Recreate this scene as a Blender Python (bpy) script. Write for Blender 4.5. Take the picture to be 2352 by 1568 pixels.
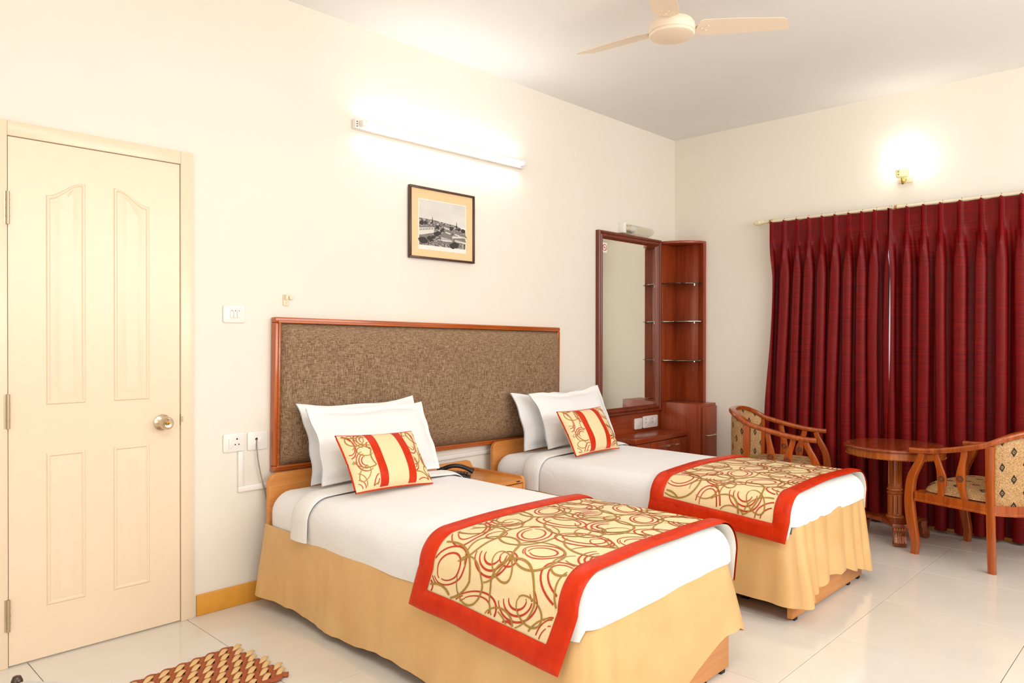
import bpy, bmesh, math, random
from mathutils import Vector, Matrix, noise

# ------------------------------------------------------------------ reset
for o in list(bpy.data.objects):
    bpy.data.objects.remove(o)
scene = bpy.context.scene
C = scene.collection
pi = math.pi
R = math.radians

# ------------------------------------------------------------------ camera
H_CAM = 1.27
cd = bpy.data.cameras.new('camera')
cam = bpy.data.objects.new('camera', cd)
C.objects.link(cam)
cd.sensor_width = 36.0
cd.lens = 36.0 * 1683.5 / 2352.0
cd.clip_start = 0.05
yaw, pit, rol = R(43.954), R(-0.2426), R(0.051)
fw = Vector((math.cos(yaw) * math.cos(pit), math.sin(yaw) * math.cos(pit), math.sin(pit)))
rt = Vector((math.sin(yaw), -math.cos(yaw), 0))
up = rt.cross(fw)
r2 = rt * math.cos(rol) + up * math.sin(rol)
u2 = -rt * math.sin(rol) + up * math.cos(rol)
cam.matrix_world = Matrix(((r2.x, u2.x, -fw.x, 0), (r2.y, u2.y, -fw.y, 0), (r2.z, u2.z, -fw.z, H_CAM), (0, 0, 0, 1)))
scene.camera = cam

# ------------------------------------------------------------------ light
world = bpy.data.worlds.new('world')
scene.world = world
world.use_nodes = True
world.node_tree.nodes['Background'].inputs[0].default_value = (0.8, 0.85, 0.95, 1)
world.node_tree.nodes['Background'].inputs[1].default_value = 0.3
TUBE_POWER = 13.5
SCONCE_POWER = 7.0


def area(name, loc, direction, sx, sy, power, col):
    l = bpy.data.lights.new(name, 'AREA')
    l.shape = 'RECTANGLE'
    l.size, l.size_y = sx, sy
    l.energy = power
    l.color = col
    o = bpy.data.objects.new(name, l)
    C.objects.link(o)
    o.location = loc
    o.rotation_euler = Vector(direction).to_track_quat('-Z', 'Y').to_euler()
    return o


# added fill lights, on the walls behind the camera and overhead, out of view
area('fill_light_left', (-1.27, 0.0, 1.7), (1, 0, 0), 1.5, 2.2, 18, (0.94, 0.97, 1.0))
area('fill_light_rear', (2.9, -1.47, 2.05), (0, 1, 0), 3.8, 1.4, 60, (0.94, 0.97, 1.0))
area('fill_light_ceiling', (0.5, 0.4, 2.925), (0, 0, -1), 1.2, 0.9, 22, (0.96, 0.98, 1.0))

scene.view_settings.view_transform = 'Standard'
scene.view_settings.look = 'None'
scene.view_settings.exposure = 0.66
scene.view_settings.gamma = 1.0
scene.view_settings.use_curve_mapping = False

# ------------------------------------------------------------------ materials
def srgb(r, g, b):
    f = lambda c: (c / 255 / 12.92) if c / 255 <= 0.04045 else ((c / 255 + 0.055) / 1.055) ** 2.4
    return (f(r), f(g), f(b), 1)


MATS = {}


class NT:
    """little helper round a node tree"""
    def __init__(self, name):
        self.m = bpy.data.materials.new(name)
        self.m.use_nodes = True
        self.t = self.m.node_tree
        self.b = self.t.nodes['Principled BSDF']
        MATS[name] = self.m

    def n(self, typ, **kw):
        nd = self.t.nodes.new(typ)
        for k, v in kw.items():
            setattr(nd, k, v)
        return nd

    def link(self, a, b):
        self.t.links.new(a, b)

    def coord(self, kind='Object', scale=(1, 1, 1), rot=(0, 0, 0)):
        tc = self.n('ShaderNodeTexCoord')
        mp = self.n('ShaderNodeMapping')
        mp.inputs['Scale'].default_value = scale
        mp.inputs['Rotation'].default_value = rot
        self.link(tc.outputs[kind], mp.inputs[0])
        return mp.outputs[0]

    def noise(self, vec, scale=5, detail=3, rough=0.5, dist=0.0):
        nd = self.n('ShaderNodeTexNoise')
        nd.inputs['Scale'].default_value = scale
        nd.inputs['Detail'].default_value = detail
        nd.inputs['Roughness'].default_value = rough
        nd.inputs['Distortion'].default_value = dist
        self.link(vec, nd.inputs['Vector'])
        return nd.outputs['Fac']

    def ramp(self, fac, stops):
        nd = self.n('ShaderNodeValToRGB')
        e = nd.color_ramp.elements
        while len(e) < len(stops):
            e.new(0.5)
        for i, (p, c) in enumerate(stops):
            e[i].position = p
            e[i].color = c
        self.link(fac, nd.inputs[0])
        return nd.outputs[0]

    def math(self, op, a, b=None):
        nd = self.n('ShaderNodeMath', operation=op)
        for i, v in enumerate((a, b)):
            if v is None:
                continue
            if isinstance(v, (int, float)):
                nd.inputs[i].default_value = v
            else:
                self.link(v, nd.inputs[i])
        return nd.outputs[0]

    def mix(self, fac, a, b):
        nd = self.n('ShaderNodeMix', data_type='RGBA')
        for s, v in ((nd.inputs[0], fac), (nd.inputs[6], a), (nd.inputs[7], b)):
            if isinstance(v, (tuple, list, float, int)):
                s.default_value = v
            else:
                self.link(v, s)
        return nd.outputs[2]

    def bump(self, h, strength=0.2, dist=0.01):
        nd = self.n('ShaderNodeBump')
        nd.inputs['Strength'].default_value = strength
        nd.inputs['Distance'].default_value = dist
        self.link(h, nd.inputs['Height'])
        self.link(nd.outputs[0], self.b.inputs['Normal'])

    def base(self, c):
        if isinstance(c, (tuple, list)):
            self.b.inputs['Base Color'].default_value = c
        else:
            self.link(c, self.b.inputs['Base Color'])

    def set(self, rough=None, metal=None, spec=None, sheen=None, coat=None, trans=None, ior=None, emit=None, aniso=None):
        i = self.b.inputs
        if rough is not None: i['Roughness'].default_value = rough
        if metal is not None: i['Metallic'].default_value = metal
        if spec is not None: i['Specular IOR Level'].default_value = spec
        if sheen is not None:
            i['Sheen Weight'].default_value = sheen[0]
            i['Sheen Roughness'].default_value = 0.4
            i['Sheen Tint'].default_value = sheen[1]
        if coat is not None:
            i['Coat Weight'].default_value = coat
            i['Coat Roughness'].default_value = 0.12
        if trans is not None: i['Transmission Weight'].default_value = trans
        if ior is not None: i['IOR'].default_value = ior
        if emit is not None:
            i['Emission Color'].default_value = emit[0]
            i['Emission Strength'].default_value = emit[1]
        return self


def plain(name, c, rough=0.5, **kw):
    m = NT(name)
    v = m.coord('Object')
    f = m.noise(v, 14, 3)
    d = tuple(x * (0.985 if sum(c[:3]) > 1.6 else 0.92) for x in c[:3]) + (1,)
    m.base(m.ramp(f, [(0.35, d), (0.65, c)]))
    m.set(rough=rough, **kw)
    return m


def wood(name, dark, light, axis, rough=0.3, coat=0.4, spec=0.5, fine=1.0):
    """grain running along the given axis index"""
    m = NT(name)
    sc = [22.0 * fine] * 3
    sc[axis] = 1.6
    v = m.coord('Object', tuple(sc))
    f = m.noise(v, 1.0, 5, 0.6, 1.2)
    sc2 = [160.0 * fine] * 3
    sc2[axis] = 4
    f2 = m.noise(m.coord('Object', tuple(sc2)), 1.0, 3)
    mixf = m.math('ADD', m.math('MULTIPLY', f, 0.75), m.math('MULTIPLY', f2, 0.25))
    m.base(m.ramp(mixf, [(0.3, dark), (0.68, light)]))
    m.set(rough=rough, coat=coat, spec=spec)
    return m


def build_materials():
    # walls: cream distemper with a faint roller texture
    m = NT('wall_paint')
    v = m.coord()
    m.base(m.ramp(m.noise(v, 1.3, 4), [(0.3, srgb(239, 230, 216)), (0.7, srgb(242, 234, 221))]))
    m.set(rough=0.6, spec=0.25)
    m.bump(m.noise(v, 220, 2), 0.05, 0.002)
    m = NT('ceiling_paint')
    v = m.coord()
    m.base(m.ramp(m.noise(v, 1.5, 3), [(0.3, srgb(238, 235, 230)), (0.7, srgb(241, 238, 234))]))
    m.set(rough=0.7, spec=0.2)
    m = NT('floor_tile')
    v = m.coord()
    f = m.noise(v, 2.2, 5, 0.6, 0.6)
    m.base(m.ramp(f, [(0.3, srgb(222, 213, 200)), (0.7, srgb(230, 222, 210))]))
    m.set(rough=0.12, spec=0.5)
    plain('grout', srgb(170, 148, 118), 0.8)
    m = plain('door_paint', srgb(243, 220, 190), 0.28, spec=0.5)
    plain('skirting_paint', srgb(228, 158, 52), 0.4)
    plain('white_plastic', srgb(246, 240, 232), 0.3)
    plain('cream_plastic', srgb(238, 224, 190), 0.35)
    plain('black_plastic', srgb(28, 30, 34), 0.25)
    plain('dark_hole', srgb(60, 40, 28), 0.6)
    plain('fan_paint', srgb(242, 222, 198), 0.35)
    plain('hinge_metal', srgb(196, 180, 152), 0.4, metal=0.8)
    plain('steel', srgb(214, 196, 170), 0.22, metal=1.0)
    plain('brass', srgb(206, 160, 90), 0.25, metal=1.0)
    plain('chrome', srgb(232, 226, 214), 0.12, metal=1.0)
    plain('rubber', srgb(34, 32, 30), 0.7)
    plain('cable', srgb(150, 140, 122), 0.5)
    wood('cherry', srgb(118, 38, 12), srgb(172, 74, 30), 2, 0.36, 0.12)
    wood('cherry_wide', srgb(118, 38, 12), srgb(172, 74, 30), 0, 0.3, 0.25)
    wood('mahogany_frame', srgb(84, 28, 10), srgb(134, 56, 24), 2, 0.34, 0.12)
    wood('headboard_wood', srgb(146, 62, 10), srgb(196, 98, 28), 0, 0.25, 0.5)
    wood('headboard_wood_upright', srgb(146, 62, 10), srgb(196, 98, 28), 2, 0.25, 0.5)
    wood('beech', srgb(204, 124, 52), srgb(228, 156, 82), 0, 0.35, 0.2)
    wood('chair_wood', srgb(132, 48, 8), srgb(190, 92, 24), 2, 0.25, 0.5, fine=1.4)
    wood('table_wood', srgb(104, 36, 8), srgb(164, 72, 20), 0, 0.22, 0.5)
    wood('column_wood', srgb(140, 60, 12), srgb(198, 108, 40), 2, 0.25, 0.5)
    wood('picture_wood', srgb(46, 22, 14), srgb(88, 44, 28), 2, 0.35, 0.3)
    wood('bench_wood', srgb(40, 22, 12), srgb(74, 44, 26), 2, 0.4, 0.2)
    # sheets
    m = NT('sheet')
    v = m.coord()
    m.base(m.ramp(m.noise(v, 3, 2), [(0.3, srgb(238, 236, 234)), (0.7, srgb(242, 240, 238))]))
    m.set(rough=0.8, spec=0.15, sheen=(0.15, (1, 1, 1, 1)))
    h = m.math('ADD', m.math('MULTIPLY', m.noise(m.coord('Object', (1.2, 3.5, 6)), 2.2, 3, 0.5, 0.8), 1.0),
               m.math('MULTIPLY', m.noise(v, 420, 1), 0.02))
    m.bump(h, 0.25, 0.02)
    m = NT('sheet_fold')
    v = m.coord()
    wv = m.n('ShaderNodeTexWave', wave_type='BANDS', bands_direction='Y')
    wv.inputs['Scale'].default_value = 26
    wv.inputs['Distortion'].default_value = 0.4
    m.link(v, wv.inputs['Vector'])
    m.base(srgb(236, 233, 229))
    m.set(rough=0.8, spec=0.15)
    m.bump(wv.outputs['Fac'], 0.15, 0.004)
    # satins
    m = NT('skirt_satin')
    v = m.coord()
    m.base(m.ramp(m.noise(v, 5, 3), [(0.3, srgb(218, 171, 110)), (0.7, srgb(227, 184, 124))]))
    m.set(rough=0.34, spec=0.5, sheen=(0.15, srgb(255, 232, 190)))
    m.bump(m.noise(m.coord('Object', (16, 16, 2)), 1.0, 3, 0.5, 0.5), 0.1, 0.02)
    m = NT('red_satin')
    v = m.coord()
    m.base(m.ramp(m.noise(v, 18, 3), [(0.3, srgb(196, 40, 4)), (0.7, srgb(212, 52, 8))]))
    m.set(rough=0.36, spec=0.22)
    m.bump(m.noise(v, 26, 3, 0.6, 0.6), 0.5, 0.008)
    m = NT('cream_cloth')
    v = m.coord()
    m.base(m.ramp(m.noise(v, 260, 2), [(0.3, srgb(236, 208, 158)), (0.7, srgb(244, 220, 174))]))
    m.set(rough=0.7, spec=0.2)
    m.bump(m.noise(v, 30, 3), 0.12, 0.005)
    plain('gold_thread', srgb(166, 126, 50), 0.45)
    plain('red_thread', srgb(190, 52, 26), 0.45)
    plain('lining', srgb(244, 240, 232), 0.8)
    # curtain: dupion weave, thin slubs running across
    m = NT('curtain_dupion')
    f = m.noise(m.coord('Object', (3, 3, 300)), 1.0, 3, 0.6, 0.1)
    g = m.noise(m.coord('Object', (60, 60, 6)), 1.0, 2)
    ff = m.math('ADD', m.math('MULTIPLY', f, 0.8), m.math('MULTIPLY', g, 0.2))
    m.base(m.ramp(ff, [(0.34, srgb(84, 4, 6)), (0.5, srgb(116, 8, 9)), (0.68, srgb(142, 15, 14))]))
    m.set(rough=0.45, spec=0.2)
    m.bump(f, 0.12, 0.003)
    # headboard fabric: coarse brown tweed
    m = NT('headboard_fabric')
    f1 = m.noise(m.coord('Object', (420, 420, 40)), 1.0, 2, 0.6)
    f2 = m.noise(m.coord('Object', (40, 40, 420)), 1.0, 2, 0.6)
    ff = m.math('ADD', m.math('MULTIPLY', f1, 0.55), m.math('MULTIPLY', f2, 0.45))
    m.base(m.ramp(ff, [(0.36, srgb(92, 66, 44)), (0.5, srgb(140, 110, 82)), (0.64, srgb(186, 160, 130))]))
    m.set(rough=0.75, spec=0.25, sheen=(0.25, srgb(220, 200, 175)))
    m.bump(ff, 0.4, 0.004)
    # chair fabric with dark diamonds
    m = NT('chair_fabric')
    uv = m.coord('UV', (8.6, 8.6, 1))
    sx = m.n('ShaderNodeSeparateXYZ')
    m.link(uv, sx.inputs[0])
    def dia(off):
        ax = m.math('ABSOLUTE', m.math('SUBTRACT', m.math('FRACT', m.math('ADD', sx.outputs[0], off)), 0.5))
        ay = m.math('ABSOLUTE', m.math('SUBTRACT', m.math('FRACT', m.math('ADD', m.math('MULTIPLY', sx.outputs[1], 0.8), off)), 0.5))
        d = m.math('ADD', m.math('MULTIPLY', ax, 6.4), m.math('MULTIPLY', ay, 4.6))
        hole = m.math('LESS_THAN', m.math('ABSOLUTE', m.math('SUBTRACT', m.math('ADD', ax, ay), 0.055)), 0.016)
        return m.math('MULTIPLY', m.math('LESS_THAN', d, 0.85), m.math('SUBTRACT', 1.0, hole))
    dd = m.math('MAXIMUM', dia(0.0), dia(0.5))
    v = m.coord()
    fl = m.ramp(m.noise(v, 190, 3, 0.6, 1.0), [(0.38, srgb(150, 106, 62)), (0.6, srgb(214, 174, 122))])
    m.base(m.mix(dd, fl, srgb(38, 30, 24)))
    m.set(rough=0.55, spec=0.35)
    # door mat
    plain('mat_brown', srgb(166, 84, 46), 0.8)
    plain('mat_beige', srgb(226, 190, 130), 0.8)
    plain('bench_cloth', srgb(196, 194, 190), 0.6)
    # mirror and glass
    m = NT('mirror')
    m.base((0.9, 0.92, 0.86, 1)); m.set(rough=0.01, metal=1.0)
    m = NT('glass_shelf')
    m.base((0.42, 0.62, 0.52, 1)); m.set(rough=0.02, trans=1.0, ior=1.45)
    m = NT('clear_acrylic')
    m.base((0.97, 0.96, 0.93, 1)); m.set(rough=0.08, trans=0.85, ior=1.2)
    m = NT('tube_glow')
    m.base((1, 1, 1, 1)); m.set(rough=0.4, emit=((0.95, 0.98, 1.0, 1), TUBE_POWER))
    m = NT('sconce_glow')
    m.base((1, 1, 1, 1)); m.set(rough=0.4, emit=((1.0, 0.97, 0.9, 1), SCONCE_POWER))
    m = NT('window_pane')
    m.base((0.8, 0.85, 0.9, 1)); m.set(rough=0.2, emit=((0.95, 0.98, 1.0, 1), 0.4))
    m = NT('sconce_glass')
    m.base(srgb(236, 236, 196)); m.set(rough=0.4, trans=0.3)
    # picture print: flat greys
    plain('mount_card', srgb(240, 208, 158), 0.7)
    plain('paper', srgb(240, 234, 224), 0.6)
    m = NT('print_sky')
    m.base(m.ramp(m.noise(m.coord('Object', (3, 3, 5)), 2, 3), [(0.3, srgb(208, 202, 194)), (0.7, srgb(224, 219, 212))]))
    m.set(rough=0.5)
    m = NT('print_town')
    f = m.noise(m.coord('Object', (60, 60, 110)), 1.0, 4, 0.75)
    m.base(m.ramp(f, [(0.4, srgb(40, 36, 34)), (0.5, srgb(120, 112, 106)), (0.6, srgb(206, 200, 192))]))
    m.set(rough=0.5)
    plain('print_dark', srgb(52, 46, 44), 0.5)
    plain('print_mid', srgb(128, 120, 114), 0.5)
    plain('print_light', srgb(220, 214, 206), 0.5)
    plain('sign_red', srgb(178, 48, 46), 0.5)


build_materials()

# ------------------------------------------------------------------ mesh helpers
OFF = {}


class MB:
    def __init__(self):
        self.v, self.f, self.uv, self.mi = [], [], {}, []

    def add(self, vs, fs, mi=0):
        k = len(self.v)
        self.v += [Vector(p) for p in vs]
        for f in fs:
            self.f.append([i + k for i in f])
            self.mi.append(mi)
        return k

    def box(self, x0, x1, y0, y1, z0, z1, mi=0):
        self.add([(x0, y0, z0), (x1, y0, z0), (x1, y1, z0), (x0, y1, z0), (x0, y0, z1), (x1, y0, z1), (x1, y1, z1), (x0, y1, z1)],
                 [(0, 3, 2, 1), (4, 5, 6, 7), (0, 1, 5, 4), (1, 2, 6, 5), (2, 3, 7, 6), (3, 0, 4, 7)], mi)
        return self

    def grid(self, fn, nu, nv, uvfn=None, closed=False, mi=0, flip=False):
        k = len(self.v)
        for j in range(nv + 1):
            for i in range(nu + (0 if closed else 1)):
                p = fn(i / nu, j / nv)
                self.v.append(Vector(p))
                if uvfn:
                    self.uv[len(self.v) - 1] = uvfn(i / nu, j / nv)
        w = nu if closed else nu + 1
        for j in range(nv):
            for i in range(nu):
                a = k + j * w + i
                b = k + j * w + (i + 1) % w
                q = [a, b, b + w, a + w]
                self.f.append(q[::-1] if flip else q)
                self.mi.append(mi)
        return self

    def lathe(self, prof, c=(0, 0, 0), axis='z', n=24, mi=0):
        """prof: list of (radius, height)"""
        c = Vector(c)
        def pt(r, h, a):
            x, y = r * math.cos(a), r * math.sin(a)
            if axis == 'z': return c + Vector((x, y, h))
            if axis == 'y': return c + Vector((x, h, y))
            return c + Vector((h, x, y))
        k = len(self.v)
        for r, h in prof:
            for i in range(n):
                self.v.append(pt(max(r, 1e-5), h, 2 * pi * i / n))
        for j in range(len(prof) - 1):
            for i in range(n):
                a = k + j * n + i
                b = k + j * n + (i + 1) % n
                self.f.append([a, b, b + n, a + n]); self.mi.append(mi)
        self.f.append([k + i for i in range(n)][::-1]); self.mi.append(mi)
        e = k + (len(prof) - 1) * n
        self.f.append([e + i for i in range(n)]); self.mi.append(mi)
        return self

    def sweep(self, path, sect, upv=(0, 0, 1), closed=False, mi=0, scale=None, cap=True):
        """sect: list of (side, up) offsets; path: list of points"""
        P = [Vector(p) for p in path]
        n = len(P)
        upv = Vector(upv)
        k = len(self.v)
        m = len(sect)
        for i, p in enumerate(P):
            if closed:
                t = P[(i + 1) % n] - P[i - 1]
            else:
                t = P[min(i + 1, n - 1)] - P[max(i - 1, 0)]
            t.normalize()
            s = t.cross(upv)
            if s.length < 1e-6:
                s = t.cross(Vector((1, 0, 0)))
            s.normalize()
            u = s.cross(t)
            sc = scale(i / (n - 1)) if scale else 1.0
            if not isinstance(sc, tuple): sc = (sc, sc)
            for a, b in sect:
                self.v.append(p + s * a * sc[0] + u * b * sc[1])
        for i in range(n if closed else n - 1):
            for j in range(m):
                a = k + i * m + j
                b = k + i * m + (j + 1) % m
                c2 = k + ((i + 1) % n) * m + (j + 1) % m
                d = k + ((i + 1) % n) * m + j
                self.f.append([a, b, c2, d]); self.mi.append(mi)
        if not closed and cap:
            self.f.append([k + j for j in range(m)][::-1]); self.mi.append(mi)
            self.f.append([k + (n - 1) * m + j for j in range(m)]); self.mi.append(mi)
        return self

    def tube(self, path, r, n=8, closed=False, mi=0, scale=None):
        return self.sweep(path, [(r * math.cos(2 * pi * i / n), r * math.sin(2 * pi * i / n)) for i in range(n)], closed=closed, mi=mi, scale=scale)

    def prism(self, poly, fn, t0, t1, mi=0):
        """poly 2d outline, fn(a,b,t) -> point"""
        n = len(poly)
        k = self.add([fn(a, b, t0) for a, b in poly] + [fn(a, b, t1) for a, b in poly], [], mi)
        self.f.append([k + i for i in range(n)][::-1]); self.mi.append(mi)
        self.f.append([k + n + i for i in range(n)]); self.mi.append(mi)
        for i in range(n):
            j = (i + 1) % n
            self.f.append([k + i, k + j, k + n + j, k + n + i]); self.mi.append(mi)
        return self


def offset_of(o):
    v = Vector((0, 0, 0))
    while o is not None:
        v += OFF.get(o.name, Vector((0, 0, 0)))
        o = o.parent
    return v


def obj(name, mb, mats, parent=None, bevel=0, seg=2, angle=35, world_co=True, origin=None, smooth=True, thick=0):
    """link a mesh as one object; coordinates are world ones unless world_co is off"""
    me = bpy.data.meshes.new(name)
    base = Vector((0, 0, 0))
    if world_co:
        if parent is not None:
            base = offset_of(parent)
        elif origin is not None:
            base = Vector(origin)
    vs = [tuple(v - base) for v in mb.v]
    me.from_pydata(vs, [], mb.f)
    me.validate()
    if mb.uv:
        ul = me.uv_layers.new(name='UVMap')
        for l in me.loops:
            ul.data[l.index].uv = mb.uv.get(l.vertex_index, (0, 0))
    if isinstance(mats, str):
        mats = [mats]
    for m in mats:
        me.materials.append(MATS[m])
    if len(mats) > 1:
        me.polygons.foreach_set('material_index', mb.mi)
    bm = bmesh.new()
    bm.from_mesh(me)
    if not mb.uv:
        bmesh.ops.remove_doubles(bm, verts=bm.verts, dist=1e-6)
    bmesh.ops.recalc_face_normals(bm, faces=bm.faces)
    if bevel:
        ed = [e for e in bm.edges if len(e.link_faces) == 2 and e.calc_face_angle(0) > R(28)]
        bmesh.ops.bevel(bm, geom=ed, offset=bevel, segments=seg, affect='EDGES', profile=0.5, clamp_overlap=True)
    bmesh.ops.dissolve_degenerate(bm, dist=1e-7, edges=bm.edges)
    bm.to_mesh(me)
    bm.free()
    me.validate()
    me.update()
    if smooth:
        me.polygons.foreach_set('use_smooth', [True] * len(me.polygons))
        me.set_sharp_from_angle(angle=R(angle))
    o = bpy.data.objects.new(name, me)
    C.objects.link(o)
    if parent is not None:
        o.parent = parent
    elif origin is not None and world_co:
        o.location = base
        OFF[o.name] = base.copy()
    if thick:
        md = o.modifiers.new('thickness', 'SOLIDIFY')
        md.thickness = thick
        md.offset = 0
    return o


def tag(o, label, cat, group=None):
    o['label'] = label
    o['category'] = cat
    if group:
        o['group'] = group
    return o


def thing(name, loc, label, cat, group=None, rotz=0):
    o = bpy.data.objects.new(name, None)
    C.objects.link(o)
    o.empty_display_size = 0.05
    o.location = loc
    o.rotation_euler = (0, 0, rotz)
    OFF[o.name] = Vector(loc)
    return tag(o, label, cat, group)


def struct(o):
    o['kind'] = 'structure'
    return o


def B(*a):
    return MB().box(*a)


def rrect(x0, x1, y0, y1, r, n=6):
    """rounded rectangle outline, counter-clockwise"""
    pts = []
    for cx, cy, a0 in ((x1 - r, y0 + r, -pi / 2), (x1 - r, y1 - r, 0), (x0 + r, y1 - r, pi / 2), (x0 + r, y0 + r, pi)):
        for i in range(n + 1):
            a = a0 + pi / 2 * i / n
            pts.append((cx + r * math.cos(a), cy + r * math.sin(a)))
    return pts


def smooth01(t):
    t = max(0.0, min(1.0, t))
    return t * t * (3 - 2 * t)


def lerp(a, b, t):
    return a + (b - a) * t


def nz(x, y=0, z=0):
    return noise.noise(Vector((x, y, z)))


# ------------------------------------------------------------------ room shell
XL, XB, YF, YA, ZC = -1.3, 5.493, -1.5, 3.36, 2.96
T = 0.12
struct(obj('wall_back', B(XL - T, XB + T, YA, YA + T, -0.05, ZC + T), 'wall_paint'))
struct(obj('wall_right', B(XB, XB + T, YF - T, YA, -0.05, ZC + T), 'wall_paint'))
struct(obj('wall_left', B(XL - T, XL, YF, YA, -0.05, ZC + T), 'wall_paint'))
struct(obj('wall_front', B(XL - T, XB, YF - T, YF, -0.05, ZC + T), 'wall_paint'))
struct(obj('ceiling', B(XL, XB, YF, YA, ZC, ZC + T), 'ceiling_paint'))
floor = struct(obj('floor', B(XL, XB, YF, YA, -0.06, -0.008), 'grout'))
TX, TY, OX, OY = 0.614, 0.59, 1.36, 2.936
tile_cache = {}
i0 = math.floor((XL - OX) / TX)
j0 = math.floor((YF - OY) / TY)
for i in range(i0, i0 + 14):
    for j in range(j0, j0 + 12):
        x0, x1 = max(XL, OX + i * TX), min(XB, OX + (i + 1) * TX)
        y0, y1 = max(YF, OY + j * TY), min(YA, OY + (j + 1) * TY)
        if x1 - x0 < 0.01 or y1 - y0 < 0.01:
            continue
        g = 0.0013
        key = (round(x1 - x0, 3), round(y1 - y0, 3))
        if key not in tile_cache:
            o = obj('tile', B(g, x1 - x0 - g, g, y1 - y0 - g, -0.0078, 0), 'floor_tile', floor, bevel=0.0008, seg=1, world_co=False)
            tile_cache[key] = o.data
        else:
            o = bpy.data.objects.new('tile', tile_cache[key])
            C.objects.link(o)
            o.parent = floor
        o.location = (x0, y0, 0)
bb = MB().box(1.405, 4.5, YA - 0.011, YA, 0, 0.097)
struct(obj('baseboard_back', bb, 'skirting_paint', bevel=0.004))
struct(obj('baseboard_right', B(XB - 0.011, XB, YF, 2.95, 0, 0.097), 'skirting_paint', bevel=0.004))


# ------------------------------------------------------------------ door
def build_door():
    yl = YA - 0.012          # face of the leaf
    x0, x1, zt = 0.682, 1.331, 2.046
    leaf = struct(obj('door_1', B(x0 + 0.0015, x1 - 0.0015, yl, YA - 0.0005, 0.006, zt - 0.0015), 'door_paint', origin=(x0, YA, 0)))
    yj = YA - 0.019
    jm = MB().box(x1 + 0.0015, 1.389, yj, YA - 0.0005, 0, 2.105)
    obj('jamb', jm, 'door_paint', leaf, bevel=0.003)
    obj('jamb', MB().box(0.622, x0 - 0.0015, yj, YA - 0.0005, 0, 2.105), 'door_paint', leaf, bevel=0.003)
    obj('head_jamb', MB().box(x0 - 0.0015, x1 + 0.0015, yj, YA - 0.0005, zt + 0.0015, 2.105), 'door_paint', leaf, bevel=0.003)

    def panel(a0, a1, z0, zl, zr):
        n = 18
        out = [(a0, z0), (a1, z0)]
        for i in range(n + 1):
            t = i / n
            if zl == zr:
                z = zr
            elif zl < zr:
                z = lerp(zl, zr, smooth01((1 - t) * 1.05))
            else:
                z = lerp(zr, zl, smooth01(t * 1.05))
            out.append((lerp(a1, a0, t), z))
        if zl == zr:
            out = [(a0, z0), (a1, z0), (a1, zr), (a0, zl)]
        prof = [(0, 0), (0.004, 0.005), (0.010, 0.0055), (0.015, 0.001), (0.02, 0.001), (0.046, 0.0075), (0.05, 0.0075)]

        def inset(d):
            res = [Vector((a0 + d, z0 + d)), Vector((a1 - d, z0 + d))]
            if zl == zr:
                return res + [Vector((a1 - d, zr - d)), Vector((a0 + d, zl - d))]
            for p in out[2:]:
                t = (p[0] - a0) / (a1 - a0)
                res.append(Vector((lerp(a0 + d, a1 - d, t), p[1] - d)))
            return res
        mb = MB()
        rings = [[(p.x, yl - h, p.y) for p in inset(d)] for d, h in prof]
        k = 0
        m = len(out)
        for r in rings:
            mb.v += [Vector(p) for p in r]
        for j in range(len(rings) - 1):
            for i in range(m):
                i2 = (i + 1) % m
                mb.f.append([j * m + i, j * m + i2, (j + 1) * m + i2, (j + 1) * m + i]); mb.mi.append(0)
        e = (len(rings) - 1) * m
        mb.f.append([e + i for i in range(m)]); mb.mi.append(0)
        obj('panel', mb, 'door_paint', leaf, angle=25)
    panel(0.81, 0.951, 1.005, 1.836, 1.90)
    panel(1.057, 1.2, 1.005, 1.90, 1.838)
    panel(0.81, 0.95, 0.208, 0.813, 0.813)
    panel(1.055, 1.2, 0.208, 0.813, 0.813)
    # knob
    kx, kz = 1.252, 0.9
    kn = obj('knob', MB().lathe([(0.0, 0), (0.034, -0.001), (0.035, -0.006), (0.026, -0.012), (0.014, -0.016), (0.013, -0.03), (0.024, -0.036),
                                 (0.029, -0.05), (0.027, -0.064), (0.019, -0.071), (0.014, -0.069), (0.0, -0.067)], (kx, yl, kz), 'y', 28), 'steel', leaf, angle=60)
    obj('key_cylinder', MB().lathe([(0, -0.066), (0.008, -0.072), (0, -0.0725)], (kx, yl, kz), 'y', 16), 'brass', kn)
    obj('keyhole', B(kx - 0.001, kx + 0.001, yl - 0.0732, yl - 0.072, kz - 0.005, kz + 0.005), 'dark_hole', kn)
    obj('strike_plate', B(x1 + 0.0015, x1 + 0.010, yj - 0.0012, yj, 0.895, 0.92), 'hinge_metal', leaf)
    obj('latch_gap', B(x1 - 0.001, x1 + 0.0012, yl - 0.0005, YA - 0.003, 0.88, 0.93), 'dark_hole', leaf)
    for z0, z1 in ((1.706, 1.832), (0.922, 1.054), (0.142, 0.265)):
        h = obj('hinge', MB().lathe([(0.0065, z0), (0.0065, z1)], (x0 - 0.001, yj - 0.004, 0), 'z', 12), 'hinge_metal', leaf)
        for q in range(1, 4):
            zz = lerp(z0, z1, q / 4)
            obj('knuckle_ring', MB().lathe([(0.0075, zz - 0.002), (0.0075, zz + 0.002)], (x0 - 0.001, yj - 0.004, 0), 'z', 12), 'hinge_metal', h)
        obj('hinge_leaf', B(x0 - 0.014, x0 - 0.001, yj - 0.0015, yj + 0.001, z0, z1), 'hinge_metal', h)


build_door()


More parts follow.
